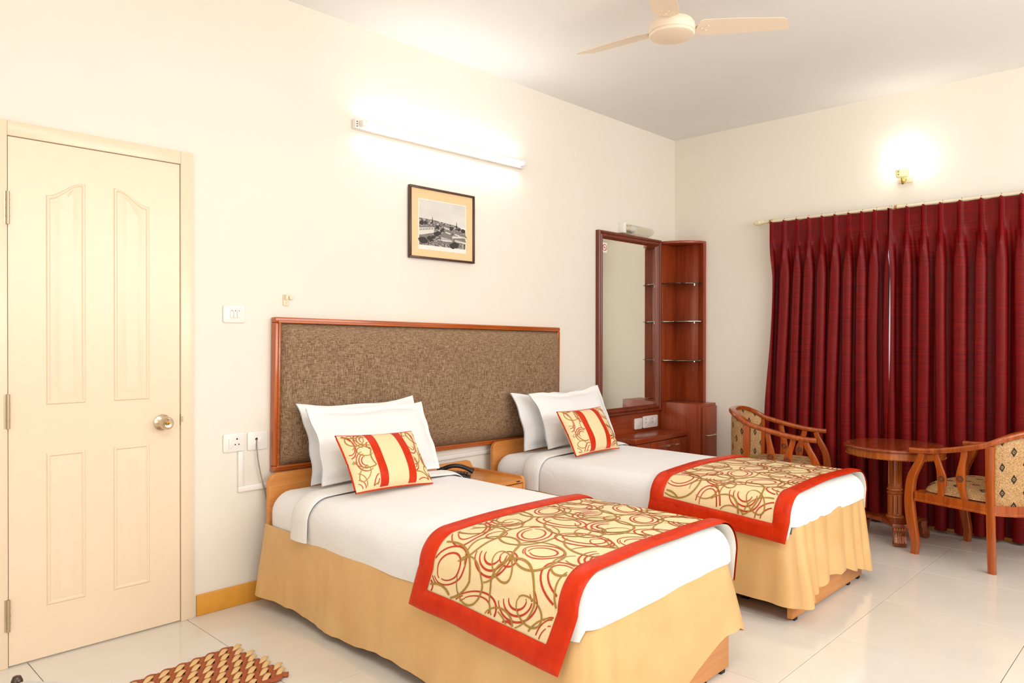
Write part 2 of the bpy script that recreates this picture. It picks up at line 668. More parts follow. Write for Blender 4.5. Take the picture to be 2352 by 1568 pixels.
# ------------------------------------------------------------------ headboard on the wall
def build_headboard():
    x0, x1, z0, z1 = 1.764, 3.915, 0.605, 1.362
    t = thing('headboard', (x0, YA, z0), 'long brown tweed padded headboard with orange wood frame fixed to wall', 'headboard')
    yb, yf = YA - 0.002, YA - 0.045
    w = 0.027

    def rail(a, b, c, d, name, mat):
        obj(name, B(a, b, yf, yb, c, d), mat, t, bevel=0.006, seg=3)
    rail(x0, x1, z1 - w, z1, 'frame_rail', 'headboard_wood')
    rail(x0, x1, z0, z0 + w, 'frame_rail', 'headboard_wood')
    rail(x0, x0 + w, z0 + w, z1 - w, 'frame_stile', 'headboard_wood_upright')
    rail(x1 - w, x1, z0 + w, z1 - w, 'frame_stile', 'headboard_wood_upright')
    # thin inner beads
    for a, b, c, d, nm in ((x0 + w - 0.012, x1 - w + 0.012, z1 - w - 0.002, z1 - w + 0.01, 'bead'), (x0 + w - 0.012, x1 - w + 0.012, z0 + w - 0.01, z0 + w + 0.002, 'bead'),
                           (x0 + w - 0.01, x0 + w + 0.002, z0 + w, z1 - w, 'bead')):
        obj(nm, B(a, b, yf - 0.007, yf + 0.004, c, d), 'headboard_wood', t, bevel=0.003)
    ax0, ax1, az0, az1 = x0 + w, x1 - 0.004, z0 + w, z1 - w
    mb = MB()

    def fn(u, v):
        x, z = lerp(ax0, ax1, u), lerp(az0, az1, v)
        dx = min(x - ax0, ax1 - x)
        dz = min(z - az0, az1 - z)
        e = (1 - math.exp(-dx / 0.035)) * (1 - math.exp(-dz / 0.035))
        return (x, yf + 0.018 - 0.062 * e, z)
    mb.grid(fn, 90, 40)
    mb2 = mb
    obj('padded_panel', mb2, 'headboard_fabric', t, angle=80)
    t.rotation_euler = (0, R(0.75), 0)
    t.location.z += 0.012
    return t


build_headboard()


# ------------------------------------------------------------------ wall bits by the door
def plate(name, x0, x1, z0, z1, label, cat):
    t = thing(name, ((x0 + x1) / 2, YA, z0), label, cat)
    mb = MB()
    mb.prism(rrect(x0, x1, z0, z1, 0.008), lambda a, b, s: (a, YA - s, b), 0.0004, 0.009)
    obj('cover_plate', mb, 'white_plastic', t, bevel=0.003)
    return t


def disc(t, name, x, z, r, mat, y=YA - 0.0092, d=0.0008):
    obj(name, MB().lathe([(r, 0), (r, -d)], (x, y, z), 'y', 14), mat, t)


t = plate('switch_plate', 1.531, 1.638, 1.343, 1.425, 'white switch plate with three rocker switches beside the door', 'switch')
for k in range(3):
    xx = 1.563 + k * 0.0175
    r = obj('rocker', B(xx, xx + 0.0155, YA - 0.013, YA - 0.009, 1.366, 1.404), 'white_plastic', t, bevel=0.002)
    obj('indicator', B(xx + 0.006, xx + 0.0095, YA - 0.0136, YA - 0.0128, 1.397, 1.402), 'dark_hole' if k == 1 else 'sign_red', r)
t = plate('wall_socket', 1.531, 1.637, 0.732, 0.818, 'white three-pin wall socket with its own switch, above the trunking', 'socket')
obj('rocker', B(1.556, 1.574, YA - 0.013, YA - 0.009, 0.752, 0.796), 'white_plastic', t, bevel=0.002)
for x, z, r in ((1.597, 0.792, 0.0042), (1.588, 0.766, 0.0032), (1.606, 0.766, 0.0032)):
    disc(t, 'pin_hole', x, z, r, 'dark_hole')
t = plate('cable_outlet', 1.65, 1.752, 0.73, 0.818, 'white outlet plate with a grey cable hanging out of it', 'outlet')
disc(t, 'cable_hole', 1.695, 0.782, 0.007, 'dark_hole')
obj('blank_insert', B(1.70, 1.728, YA - 0.0105, YA - 0.009, 0.764, 0.79), 'white_plastic', t, bevel=0.0006)
pts = []
for i in range(25):
    s = i / 24
    pts.append((1.695 + 0.052 * smooth01(s) - 0.006 * math.sin(s * 7), YA - 0.010 - 0.016 * math.sin(min(1, s * 3) * pi / 2), 0.78 - 0.46 * s))
obj('cable', MB().tube(pts, 0.0028, 8), 'cable', t)
# trunking running from the sockets behind the beds
t = thing('cable_trunking', (1.6, YA, 0.54), 'white plastic cable trunking running along the wall below the headboard', 'trunking')
obj('riser', B(1.602, 1.626, YA - 0.013, YA - 0.0004, 0.565, 0.731), 'white_plastic', t, bevel=0.0015)
obj('run', B(1.602, 3.30, YA - 0.013, YA - 0.0004, 0.538, 0.5645), 'white_plastic', t, bevel=0.0015)
# little plastic hook above the headboard
t = thing('wall_hook', (1.86, YA, 1.43), 'small cream plastic hook holder stuck above the headboard corner', 'hook')
obj('back_plate', B(1.838, 1.868, YA - 0.007, YA - 0.0004, 1.432, 1.488), 'cream_plastic', t, bevel=0.002)
obj('clip', B(1.842, 1.854, YA - 0.026, YA - 0.0065, 1.462, 1.487), 'cream_plastic', t, bevel=0.002)
obj('side_arm', B(1.8675, 1.886, YA - 0.016, YA - 0.004, 1.464, 1.482), 'cream_plastic', t, bevel=0.002)
obj('screw', MB().lathe([(0.003, 0), (0.0025, -0.0015)], (1.853, YA - 0.007, 1.446), 'y', 10), 'hinge_metal', t)


# ------------------------------------------------------------------ tube lamp
def tube_lamp(x0, x1, z0, z1, ywall, sgn, label, real=True):
    t = thing('tube_lamp', ((x0 + x1) / 2, ywall, z0), label, 'tube lamp')
    zc = (z0 + z1) / 2
    ys = lambda d: ywall - sgn * d
    def bx(a, b, d0, d1, c, d):
        return B(a, b, min(ys(d0), ys(d1)), max(ys(d0), ys(d1)), c, d)
    obj('batten', bx(x0, x1, 0.0005, 0.034, z0, z1), 'white_plastic', t, bevel=0.003)
    for a, b in ((x0 + 0.022, x0 + 0.05), (x1 - 0.05, x1 - 0.022)):
        h = obj('lamp_holder', bx(a, b, 0.034, 0.072, zc - 0.016, zc + 0.016), 'white_plastic', t, bevel=0.004)
    for k in range(3):
        obj('vent_slot', bx(x0 + 0.006, x0 + 0.016, 0.0338, 0.0346, z0 + 0.008 + k * 0.0125, z0 + 0.0125 + k * 0.0125), 'dark_hole', t)
    tb = obj('fluorescent_tube', MB().lathe([(0.0128, x0 + 0.05), (0.0128, x1 - 0.05)], (0, ys(0.054), zc), 'x', 16), 'tube_glow', t)
    return t


tube_lamp(2.242, 3.567, 2.396, 2.446, YA, 1, 'lit fluorescent tube lamp on white batten above the framed picture')


# ------------------------------------------------------------------ picture
def build_picture():
    x0, x1, z0, z1 = 2.617, 3.127, 1.734, 2.154
    yb = YA - 0.003
    yf = YA - 0.025
    t = thing('framed_picture', ((x0 + x1) / 2, YA, z0), 'black and white town view in dark wood frame with beige mount on wall', 'picture')
    w = 0.0135
    for a, b, c, d in ((x0, x1, z1 - w, z1), (x0, x1, z0, z0 + w), (x0, x0 + w, z0 + w, z1 - w), (x1 - w, x1, z0 + w, z1 - w)):
        obj('frame_bar', B(a, b, yf, yb, c, d), 'picture_wood', t, bevel=0.003)
    obj('mount', B(x0 + w, x1 - w, yf + 0.010, yb, z0 + w, z1 - w), 'mount_card', t)
    px0, px1, pz0, pz1 = x0 + 0.068, x1 - 0.068, z0 + 0.056, z1 - 0.068
    yp = yf + 0.009
    obj('paper', B(px0, px1, yp, yf + 0.0099, pz0, pz1), 'paper', t)
    ax0, ax1, az0, az1 = px0 + 0.006, px1 - 0.006, pz0 + 0.026, pz1 - 0.006
    mb = MB()
    Wd, Hd = ax1 - ax0, az1 - az0

    def P(u, v, k=0):
        return (ax0 + u * Wd, yp - 0.0002 - k * 0.00008, az0 + v * Hd)
    lay = [0]

    def poly(pts, mi):
        lay[0] += 1
        mb.add([P(u, v, lay[0] * 0.25) for u, v in pts], [list(range(len(pts)))], mi)
    rnd = random.Random(4)
    poly([(0, 0.5), (1, 0.5), (1, 1), (0, 1)], 0)
    # horizon slope, town below
    hz = [(1, 0.44), (0.8, 0.52), (0.6, 0.54), (0.35, 0.575), (0.15, 0.585), (0, 0.59)]
    poly([(0, 0), (1, 0)] + hz, 1)
    # trees along the street
    def blob(cx, cy, r, mi):
        n = 13
        poly([(cx + r * (0.8 + 0.35 * rnd.random()) * math.cos(2 * pi * i / n), cy + r * 0.9 * (0.8 + 0.35 * rnd.random()) * math.sin(2 * pi * i / n)) for i in range(n)], mi)
    # left terrace
    poly([(0, 0.37), (0.31, 0.42), (0.31, 0.3), (0, 0.21)], 4)
    poly([(0, 0.405), (0.28, 0.455), (0.31, 0.42), (0, 0.37)], 3)
    for k in range(9):
        a = 0.015 + k * 0.032
        poly([(a, 0.31 + a * 0.2), (a + 0.012, 0.31 + a * 0.2), (a + 0.012, 0.35 + a * 0.2), (a, 0.35 + a * 0.2)], 2)
    poly([(0, 0.2), (0.33, 0.3), (0.2, 0.17), (0, 0.1)], 3)
    for cx, cy, r in ((0.38, 0.43, 0.045), (0.36, 0.27, 0.06), (0.41, 0.3, 0.05), (0.29, 0.19, 0.045), (0.22, 0.16, 0.06), (0.24, 0.13, 0.05), (0.47, 0.36, 0.035), (0.5, 0.4, 0.03),
                      (0.05, 0.48, 0.05), (0.13, 0.5, 0.04), (0.07, 0.11, 0.085), (0.12, 0.09, 0.06), (0.72, 0.07, 0.09), (0.78, 0.08, 0.07), (0.85, 0.44, 0.04), (0.95, 0.42, 0.05), (0.68, 0.44, 0.05)):
        blob(cx, cy, r, 2)
    # houses on the right: roof and walls
    def house(a, b, c, w1):
        poly([(a, b), (a + w1, b - 0.03), (a + w1, b - 0.03 - c * 0.6), (a, b - c * 0.6)], 4)
        poly([(a - 0.03, b), (a + w1 * 0.3, b + c), (a + w1 * 0.8, b + c - 0.01), (a + w1 + 0.02, b - 0.03)], 3)
        for k in range(int(w1 / 0.03)):
            q = a + 0.01 + k * 0.03
            poly([(q, b - 0.02), (q + 0.012, b - 0.02), (q + 0.012, b - c * 0.42), (q, b - c * 0.42)], 2)
    house(0.46, 0.22, 0.13, 0.24)
    house(0.55, 0.36, 0.05, 0.11)
    house(0.52, 0.46, 0.05, 0.12)
    house(0.76, 0.34, 0.06, 0.12)
    house(0.88, 0.3, 0.05, 0.14)
    house(0.76, 0.2, 0.08, 0.24)
    poly([(0.7, 0.27), (0.98, 0.29), (0.98, 0.26), (0.7, 0.22)], 4)
    poly([(0.25, 0.1), (0.7, 0.14), (0.66, 0.08), (0.2, 0.05)], 3)
    # spires
    poly([(0.255, 0.5), (0.285, 0.5), (0.272, 0.66)], 2)
    poly([(0.79, 0.5), (0.81, 0.5), (0.8, 0.62)], 2)
    obj('town_print', mb, ['print_sky', 'print_town', 'print_dark', 'print_mid', 'print_light'], t, smooth=False)


build_picture()


# ------------------------------------------------------------------ dressing corner: mirror, corner shelf, cabinet, dresser
def build_dressing():
    # moulded mirror
    x0, x1, z0, z1 = 4.385, 5.238, 0.672, 2.082
    t = thing('wall_mirror', ((x0 + x1) / 2, YA, z0), 'tall mirror in a moulded dark mahogany frame on the wall', 'mirror')
    yb = YA - 0.002
    prof = [(0, 0), (0, 0.03), (0.008, 0.036), (0.018, 0.034), (0.022, 0.028), (0.034, 0.034), (0.044, 0.032), (0.05, 0.022), (0.06, 0.012), (0.06, 0.0)]

    def bar(p0, p1, inx, inz, name):
        """mitred bar from p0 to p1 with the inside direction (inx,inz)"""
        mb = MB()
        d = Vector((p1[0] - p0[0], p1[1] - p0[1])).normalized()
        n = len(prof)
        vs = []
        for (p, s) in ((p0, 1), (p1, -1)):
            for a, h in prof:
                vs.append((p[0] + inx * a + d.x * a * s, yb - h, p[1] + inz * a + d.y * a * s))
        fs = [[i, i + 1, n + i + 1, n + i] for i in range(n - 1)] + [list(range(n)), [n + i for i in range(n)][::-1]]
        mb.add(vs, fs)
        obj(name, mb, 'mahogany_frame', t, angle=30)
    bar((x0, z0), (x1, z0), 0, 1, 'frame_bar')
    bar((x0, z1), (x1, z1), 0, -1, 'frame_bar')
    bar((x0, z0), (x0, z1), 1, 0, 'frame_bar')
    bar((x1, z0), (x1, z1), -1, 0, 'frame_bar')
    obj('mirror_glass', B(x0 + 0.058, x1 - 0.058, yb - 0.012, yb, z0 + 0.058, z1 - 0.058), 'mirror', t)
    # no smoking sticker
    cx, cz, ys = 4.478, 1.958, yb - 0.0122
    s = thing('no_smoking_sticker', (cx, ys, cz - 0.03), 'small white sticker with red no smoking sign on the mirror', 'sticker')
    obj('sticker_base', B(cx - 0.03, cx + 0.03, ys - 0.0004, ys, cz - 0.037, cz + 0.037), 'white_plastic', s)
    ring = [(cx + 0.0235 * math.cos(2 * pi * i / 32), ys - 0.0006, cz + 0.0235 * math.sin(2 * pi * i / 32)) for i in range(32)]
    obj('ring', MB().sweep(ring, [(-0.0026, -0.0002), (0.0026, -0.0002), (0.0026, 0.0002), (-0.0026, 0.0002)], upv=(0, 1, 0), closed=True), 'sign_red', s)
    q = 0.0165
    obj('slash', MB().sweep([(cx - q, ys - 0.0006, cz + q), (cx + q, ys - 0.0006, cz - q)], [(-0.0024, -0.0002), (0.0024, -0.0002), (0.0024, 0.0002), (-0.0024, 0.0002)], upv=(0, 1, 0)), 'sign_red', s)
    obj('cigarette', B(cx - 0.014, cx + 0.013, ys - 0.0007, ys - 0.0004, cz - 0.002, cz + 0.003), 'sign_red', s)

    # corner shelf with three glass shelves
    sx0, sy0 = 5.2405, 3.06
    zs0, zs1 = 0.748, 2.075
    t = thing('corner_shelf', (XB, YA, zs0), 'open red-brown corner shelf with quarter-round glass shelves beside the mirror', 'shelf')
    obj('back_panel', B(sx0, XB - 0.002, YA - 0.018, YA - 0.002, zs0, zs1 - 0.02), 'cherry', t, bevel=0.001)
    obj('back_panel', B(XB - 0.018, XB - 0.002, sy0, YA - 0.018, zs0, zs1 - 0.02), 'cherry', t, bevel=0.001)
    mb = MB()
    mb.prism([(XB - 0.018, sy0 + 0.001), (XB - 0.046, sy0 + 0.001), (XB - 0.018, sy0 + 0.062)], lambda a, b, s: (a, b, s), zs0 + 0.001, zs1 - 0.021)
    obj('edge_strip', mb, 'cherry', t)

    def quarter(r1, r2):
        """outline from wall to wall, bulging towards the room"""
        pts = [(XB - 0.019, YA - 0.019)]
        for i in range(17):
            a = pi / 2 * i / 16
            pts.append((XB - 0.019 - r1 * math.cos(a), YA - 0.019 - r2 * math.sin(a)))
        return pts
    pts = [(XB - 0.002, YA - 0.002)]
    for i in range(19):
        a = pi / 2 * i / 18
        pts.append((XB - 0.002 - 0.2505 * math.cos(a), YA - 0.002 - 0.298 * math.sin(a)))
    mb = MB()
    mb.prism(pts, lambda a, b, s: (a, b, s), zs1 - 0.02, zs1)
    obj('top_board', mb, 'cherry_wide', t, bevel=0.002)
    for z in (1.085, 1.408, 1.722):
        mb = MB()
        mb.prism(quarter(0.231, 0.278), lambda a, b, s: (a, b, s), z, z + 0.007)
        g = obj('glass_shelf', mb, 'glass_shelf', t, bevel=0.001, seg=1)
        for px, py in ((5.30, YA - 0.019), (XB - 0.019, 3.15)):
            ax = 'y' if px < 5.4 else 'x'
            obj('shelf_pin', MB().lathe([(0.005, 0), (0.005, -0.014)], (px, py, z - 0.006), ax, 10), 'chrome', g)

    # tall cupboard under the shelf
    cx0, cy0, cz = 5.24, 2.972, 0.745
    t = thing('corner_cupboard', (5.37, 3.16, 0), 'narrow red-brown cupboard with a single handled door under the corner shelf', 'cupboard')
    obj('carcass', B(cx0, XB - 0.002, cy0, YA - 0.002, 0.0, cz), 'cherry', t, bevel=0.002)
    d = obj('cupboard_door', B(cx0 + 0.026, XB - 0.012, cy0 - 0.016, cy0 - 0.001, 0.06, cz - 0.022), 'cherry', t, bevel=0.002)
    hx0, hx1, hz = 5.30, 5.425, 0.495
    hp = [(hx0, cy0 - 0.016, hz)] + [(lerp(hx0, hx1, i / 8), cy0 - 0.04 + 0.004 * math.cos(pi * (i / 8 - 0.5)) * -1, hz) for i in range(9)] + [(hx1, cy0 - 0.016, hz)]
    obj('handle', MB().tube(hp, 0.005, 8), 'chrome', d)

    # low dresser
    dx0, dx1, dy0, dz = 4.52, 5.238, 3.08, 0.523
    t = thing('dresser', (4.88, 3.22, 0), 'low red-brown dresser with handled doors below the mirror', 'dresser')
    obj('top_board', B(dx0 - 0.015, dx1, dy0, YA - 0.0135, dz - 0.035, dz), 'cherry_wide', t, bevel=0.005, seg=3)
    obj('carcass', B(dx0, dx1, dy0 + 0.02, YA - 0.0135, 0, dz - 0.0355), 'cherry', t, bevel=0.002)
    obj('splash_panel', B(4.40, dx1 - 0.001, YA - 0.012, YA - 0.002, dz - 0.1, 0.6715), 'cherry_wide', t, bevel=0.001)
    doors = ((4.526, 4.705), (4.712, 4.97), (4.977, 5.236))
    for k, (a, b) in enumerate(doors):
        d = obj('dresser_door', B(a, b, dy0 + 0.004, dy0 + 0.0195, 0.06, dz - 0.041), 'cherry', t, bevel=0.002)
        if k:
            ha, hb = ((b - 0.10, b - 0.015) if k == 1 else (a + 0.025, a + 0.115))
            hz = 0.44
            hp = [(ha, dy0 + 0.004, hz)] + [(lerp(ha, hb, i / 6), dy0 - 0.018 - 0.005 * math.sin(pi * i / 6), hz) for i in range(7)] + [(hb, dy0 + 0.004, hz)]
            obj('handle', MB().tube(hp, 0.0045, 8), 'chrome', d)
    # socket plates over the dresser
    yw = YA - 0.0122
    t = thing('blank_plate', (4.91, yw, 0.545), 'small square white blank plate on the wood above the dresser', 'plate')
    mb = MB(); mb.prism(rrect(4.868, 4.972, 0.545, 0.632, 0.01), lambda a, b, s: (a, yw - s, b), 0.0003, 0.012)
    obj('cover_plate', mb, 'white_plastic', t, bevel=0.004)
    t = thing('double_socket', (5.1, yw, 0.545), 'wide white double socket with two switches above the dresser', 'socket')
    mb = MB(); mb.prism(rrect(4.985, 5.20, 0.545, 0.642, 0.014), lambda a, b, s: (a, yw - s, b), 0.0003, 0.012)
    obj('cover_plate', mb, 'white_plastic', t, bevel=0.004)
    for k in range(2):
        xx = 5.012 + k * 0.095
        for ax, az in ((0.012, 0.618), (0.003, 0.59), (0.021, 0.59)):
            disc(t, 'pin_hole', xx + ax, az, 0.0035, 'dark_hole', yw - 0.0122)
        obj('rocker', B(xx + 0.036, xx + 0.058, yw - 0.017, yw - 0.0118, 0.575, 0.618), 'white_plastic', t, bevel=0.002)
    # clear bulkhead lamp over the mirror (unlit)
    bx0, bx1, bz0, bz1 = 4.70, 5.07, 2.089, 2.17
    t = thing('mirror_lamp', ((bx0 + bx1) / 2, YA, bz0), 'small unlit lamp in clear casing above the mirror', 'lamp')
    obj('end_plate', B(bx0 - 0.025, bx0 + 0.012, YA - 0.05, YA - 0.0005, bz0, bz1), 'white_plastic', t, bevel=0.003)
    obj('back_plate', B(bx0 + 0.012, bx1, YA - 0.006, YA - 0.0005, bz0 + 0.006, bz1 - 0.006), 'cream_plastic', t, bevel=0.001)
    obj('bulb_socket', MB().lathe([(0.016, bx0 + 0.012), (0.016, bx0 + 0.05), (0.011, bx0 + 0.07)], (0, YA - 0.034, (bz0 + bz1) / 2), 'x', 16), 'cream_plastic', t)
    obj('bulb', MB().lathe([(0.009, bx0 + 0.07), (0.016, bx0 + 0.09), (0.02, bx0 + 0.115), (0.017, bx0 + 0.14), (0.004, bx0 + 0.152)], (0, YA - 0.034, (bz0 + bz1) / 2), 'x', 16), 'white_plastic', t)
    mb = MB()
    n = 14
    prof = [(YA - 0.0065, bz1)] + [(YA - 0.0065 - 0.062 * math.sin(pi * i / n) ** 0.6, lerp(bz1, bz0, i / n)) for i in range(1, n)] + [(YA - 0.0065, bz0)]
    mb.prism(prof, lambda a, b, s: (s, a, b), bx0 + 0.0125, bx1)
    obj('clear_cover', mb, 'clear_acrylic', t, angle=50)


build_dressing()


# ------------------------------------------------------------------ beds
def ring_shell(mb, x0, x1, y0, y1, prof, r, nc=6, sub=10, wob=0.0, seed=0.0, open_head=False, zedge=None, fill=True):
    """nested rounded rectangles: prof = [(inset, z)], first ring is the lowest"""
    rings = []
    for q, (d, z) in enumerate(prof):
        rr = max(0.01, r - d)
        base = rrect(x0 + d, x1 - d, y0 + d, y1 - d, rr, nc)
        pts = []
        m = len(base)
        for i in range(m):
            a, b = Vector(base[i]), Vector(base[(i + 1) % m])
            k = sub if i % (nc + 1) == nc else 1
            for s in range(k):
                pts.append(a.lerp(b, s / k))
        out = []
        for p in pts:
            c = Vector(((x0 + x1) / 2, (y0 + y1) / 2))
            w = wob * nz(p.x * 5 + seed, p.y * 5, z * 9) if wob else 0
            dirn = Vector((0, 0))
            if abs(p.x - (x0 + d)) < rr: dirn.x = -1
            if abs(p.x - (x1 - d)) < rr: dirn.x = 1
            if abs(p.y - (y0 + d)) < rr: dirn.y = -1
            zz = z
            if zedge and q == 0:
                zz = zedge(p.x, p.y)
            elif zedge and q == 1:
                zz = max(z, zedge(p.x, p.y) + 0.01)
            out.append((p.x + dirn.x * w, p.y + dirn.y * w, zz + (0.3 * w if q > 4 else 0)))
        rings.append(out)
    m = len(rings[0])
    k = len(mb.v)
    for rg in rings:
        mb.v += [Vector(p) for p in rg]
    for j in range(len(rings) - 1):
        for i in range(m):
            i2 = (i + 1) % m
            if open_head and rings[0][i][1] > y1 - r * 0.5 and rings[0][i2][1] > y1 - r * 0.5 and prof[j][0] < 0.03 and prof[j + 1][0] < 0.03:
                continue
            mb.f.append([k + j * m + i, k + j * m + i2, k + (j + 1) * m + i2, k + (j + 1) * m + i]); mb.mi.append(0)
    e = k + (len(rings) - 1) * m
    if fill:
        mb.f.append([e + i for i in range(m)]); mb.mi.append(0)
    return mb


def scribbles(rnd, a0, a1, b0, b1, period, scale=1.0):
    """loops of the woven pattern in cloth coordinates: list of (points, colour, width)"""
    out = []

    def arc(cx, cy, ra, rb, rot, t0, t1, col, w, drift=0.0, n=40):
        pts = []
        for i in range(n + 1):
            s = i / n
            t = t0 + (t1 - t0) * s
            k = 1 + drift * s
            x, y = ra * k * math.cos(t), rb * k * math.sin(t)
            pts.append((cx + x * math.cos(rot) - y * math.sin(rot), cy + x * math.sin(rot) + y * math.cos(rot)))
        out.append((pts, col, w))
    na = int((a1 - a0) / period) + 2
    nb = int((b1 - b0) / period) + 2
    for i in range(-1, na):
        for j in range(-1, nb):
            cx = a0 + (i + (0.5 if j % 2 else 0)) * period + rnd.uniform(-0.02, 0.02)
            cy = b0 + j * period * 0.92 + rnd.uniform(-0.02, 0.02)
            s = scale * rnd.uniform(0.9, 1.15)
            rot = rnd.uniform(-0.5, 0.5) + (pi / 2 if rnd.random() < 0.5 else 0)
            typ = (i + 2 * j) % 3
            if typ == 0:
                arc(cx, cy, 0.085 * s, 0.07 * s, rot, 0.4, 0.4 + 5.9, 'g', 0.0058, 0.18)
                arc(cx + 0.02, cy - 0.01, 0.062 * s, 0.046 * s, rot + 0.5, 0, 2 * pi * 1.1, 'r', 0.0036, 0.12)
                arc(cx + 0.016, cy - 0.01, 0.044 * s, 0.032 * s, rot + 0.5, 0.5, 2 * pi * 1.05, 'r', 0.0036, 0.1)
                arc(cx - 0.06 * s, cy + 0.07 * s, 0.035 * s, 0.025 * s, rot, 0, 2 * pi, 'r', 0.0034)
            elif typ == 1:
                arc(cx, cy, 0.05 * s, 0.085 * s, rot, 0.2, 2 * pi + 0.5, 'r', 0.0042, 0.1)
                arc(cx + 0.008, cy, 0.036 * s, 0.066 * s, rot, 0.2, 2 * pi + 0.2, 'r', 0.0036, 0.05)
                arc(cx - 0.03 * s, cy - 0.05 * s, 0.09 * s, 0.06 * s, rot + 1.0, 0.3, 4.4, 'g', 0.0062, 0.2)
                arc(cx + 0.07 * s, cy + 0.03 * s, 0.05 * s, 0.04 * s, rot, 1, 6.6, 'g', 0.0048, 0.3)
            else:
                for q in range(3):
                    arc(cx, cy, (0.028 + 0.017 * q) * s, (0.024 + 0.015 * q) * s, rot, 0.2 + 0.1 * q, 3.6 + 0.2 * q, 'r', 0.0038, 0.1)
                arc(cx + 0.01, cy + 0.02, 0.07 * s, 0.085 * s, rot + 0.3, 1.8, 1.8 + 5.2, 'g', 0.0060, 0.16)
                arc(cx - 0.02, cy - 0.06, 0.05 * s, 0.03 * s, rot - 0.4, 0, 2 * pi, 'g', 0.0046)
    return out


def ribbons(strokes, col, surf, inside, mb, wm=1.0):
    for pts, c, w in strokes:
        if c != col:
            continue
        w = w * wm * (1.3 if c == 'r' else 1.0)
        run = []
        runs = []
        for i, p in enumerate(pts):
            if inside(*p):
                run.append((p, i / (len(pts) - 1)))
            else:
                if len(run) > 2: runs.append(run)
                run = []
        if len(run) > 2: runs.append(run)
        for run in runs:
            m = len(run)
            L, Rr = [], []
            for i, (p, s) in enumerate(run):
                q0, q1 = Vector(run[max(0, i - 1)][0]), Vector(run[min(m - 1, i + 1)][0])
                d = (q1 - q0)
                if d.length < 1e-9: d = Vector((1, 0))
                d.normalize()
                nrm = Vector((-d.y, d.x)) * w * 0.62 * (0.45 + 0.75 * math.sin(pi * min(1, max(0, s * 0.9 + 0.05))))
                L.append(surf(p[0] + nrm.x, p[1] + nrm.y))
                Rr.append(surf(p[0] - nrm.x, p[1] - nrm.y))
            k = mb.add(L + Rr, [])
            for i in range(m - 1):
                mb.f.append([k + i, k + i + 1, k + m + i + 1, k + m + i]); mb.mi.append(0)


def pillow_point(W, Hh, Tt, u, v, side, flange=0.0, seed=0.0):
    """u,v in -1..1; side +1/-1; local frame: x across, z up, y front(-)/back(+)"""
    fu = 1 - flange / W
    fv = 1 - flange / Hh
    a, b = min(1.0, abs(u) / fu), min(1.0, abs(v) / fv)
    th = Tt * (max(0.0, 1 - a ** 2.6)) ** 0.55 * (max(0.0, 1 - b ** 2.6)) ** 0.55
    # the edges draw in between the corners
    x = u * W * (1 - 0.045 * (1 - v * v) * abs(u) ** 2)
    z = v * Hh * (1 - 0.055 * (1 - u * u) * abs(v) ** 2)
    th += 0.004
    wr = 0.009 * nz(x * 8 + seed, z * 8, side) * (1 - a ** 4) * (1 - b ** 4)
    return Vector((x, side * (th + wr), z))


def place(o, loc, rx, ry, rz):
    o.location = loc
    o.rotation_euler = (rx, ry, rz)


def make_pillow(loc, tilt, roll_, yaw_, label, seed, W=0.35, Hh=0.235, Tt=0.059, group=None):
    """white pillow standing on its long edge, leaning back"""
    t = thing('pillow', (0, 0, 0), label, 'pillow', group)
    OFF[t.name] = Vector((0, 0, 0))

    def lp(p):
        # sag towards the bottom and lift the flange corners a little
        p = Vector(p)
        k = (p.z + Hh) / (2 * Hh)
        p.y *= 0.8 + 0.25 * (1 - k)
        p.z += Hh
        p.y += -0.02 * math.sin(k * pi) + 0.014 * nz(p.x * 5 + seed, 3.1, k * 2)
        p.z += 0.014 * nz(p.x * 6 + seed, 7.7, 1.0) * k + 0.012 * abs(p.x / W) ** 3 * k
        p.x += 0.014 * nz(k * 4 + seed, 2.2, math.copysign(1, p.x)) * abs(p.x / W)
        return p
    fl = 0.03
    mb = MB()
    for sd in (-1, 1):
        mb.grid(lambda u, v: lp(pillow_point(W, Hh, Tt, u * 2 - 1, v * 2 - 1, sd, fl, seed)), 34, 26, flip=sd > 0)
    obj('pillow_cover', mb, 'sheet', t, angle=80, world_co=False)
    # hem seam round the flange
    pth = []
    n = 22
    a, b = (W - fl) / W, (Hh - fl) / Hh
    for i in range(n): pth.append((lerp(-a, a, i / n), -b))
    for i in range(n): pth.append((a, lerp(-b, b, i / n)))
    for i in range(n): pth.append((lerp(a, -a, i / n), b))
    for i in range(n): pth.append((-a, lerp(b, -b, i / n)))
    obj('hem_seam', MB().tube([lp(pillow_point(W, Hh, Tt, u, v, -1, fl, seed)) for u, v in pth], 0.0018, 6, closed=True), 'sheet', t, world_co=False)
    place(t, loc, tilt, roll_, yaw_)
    return t


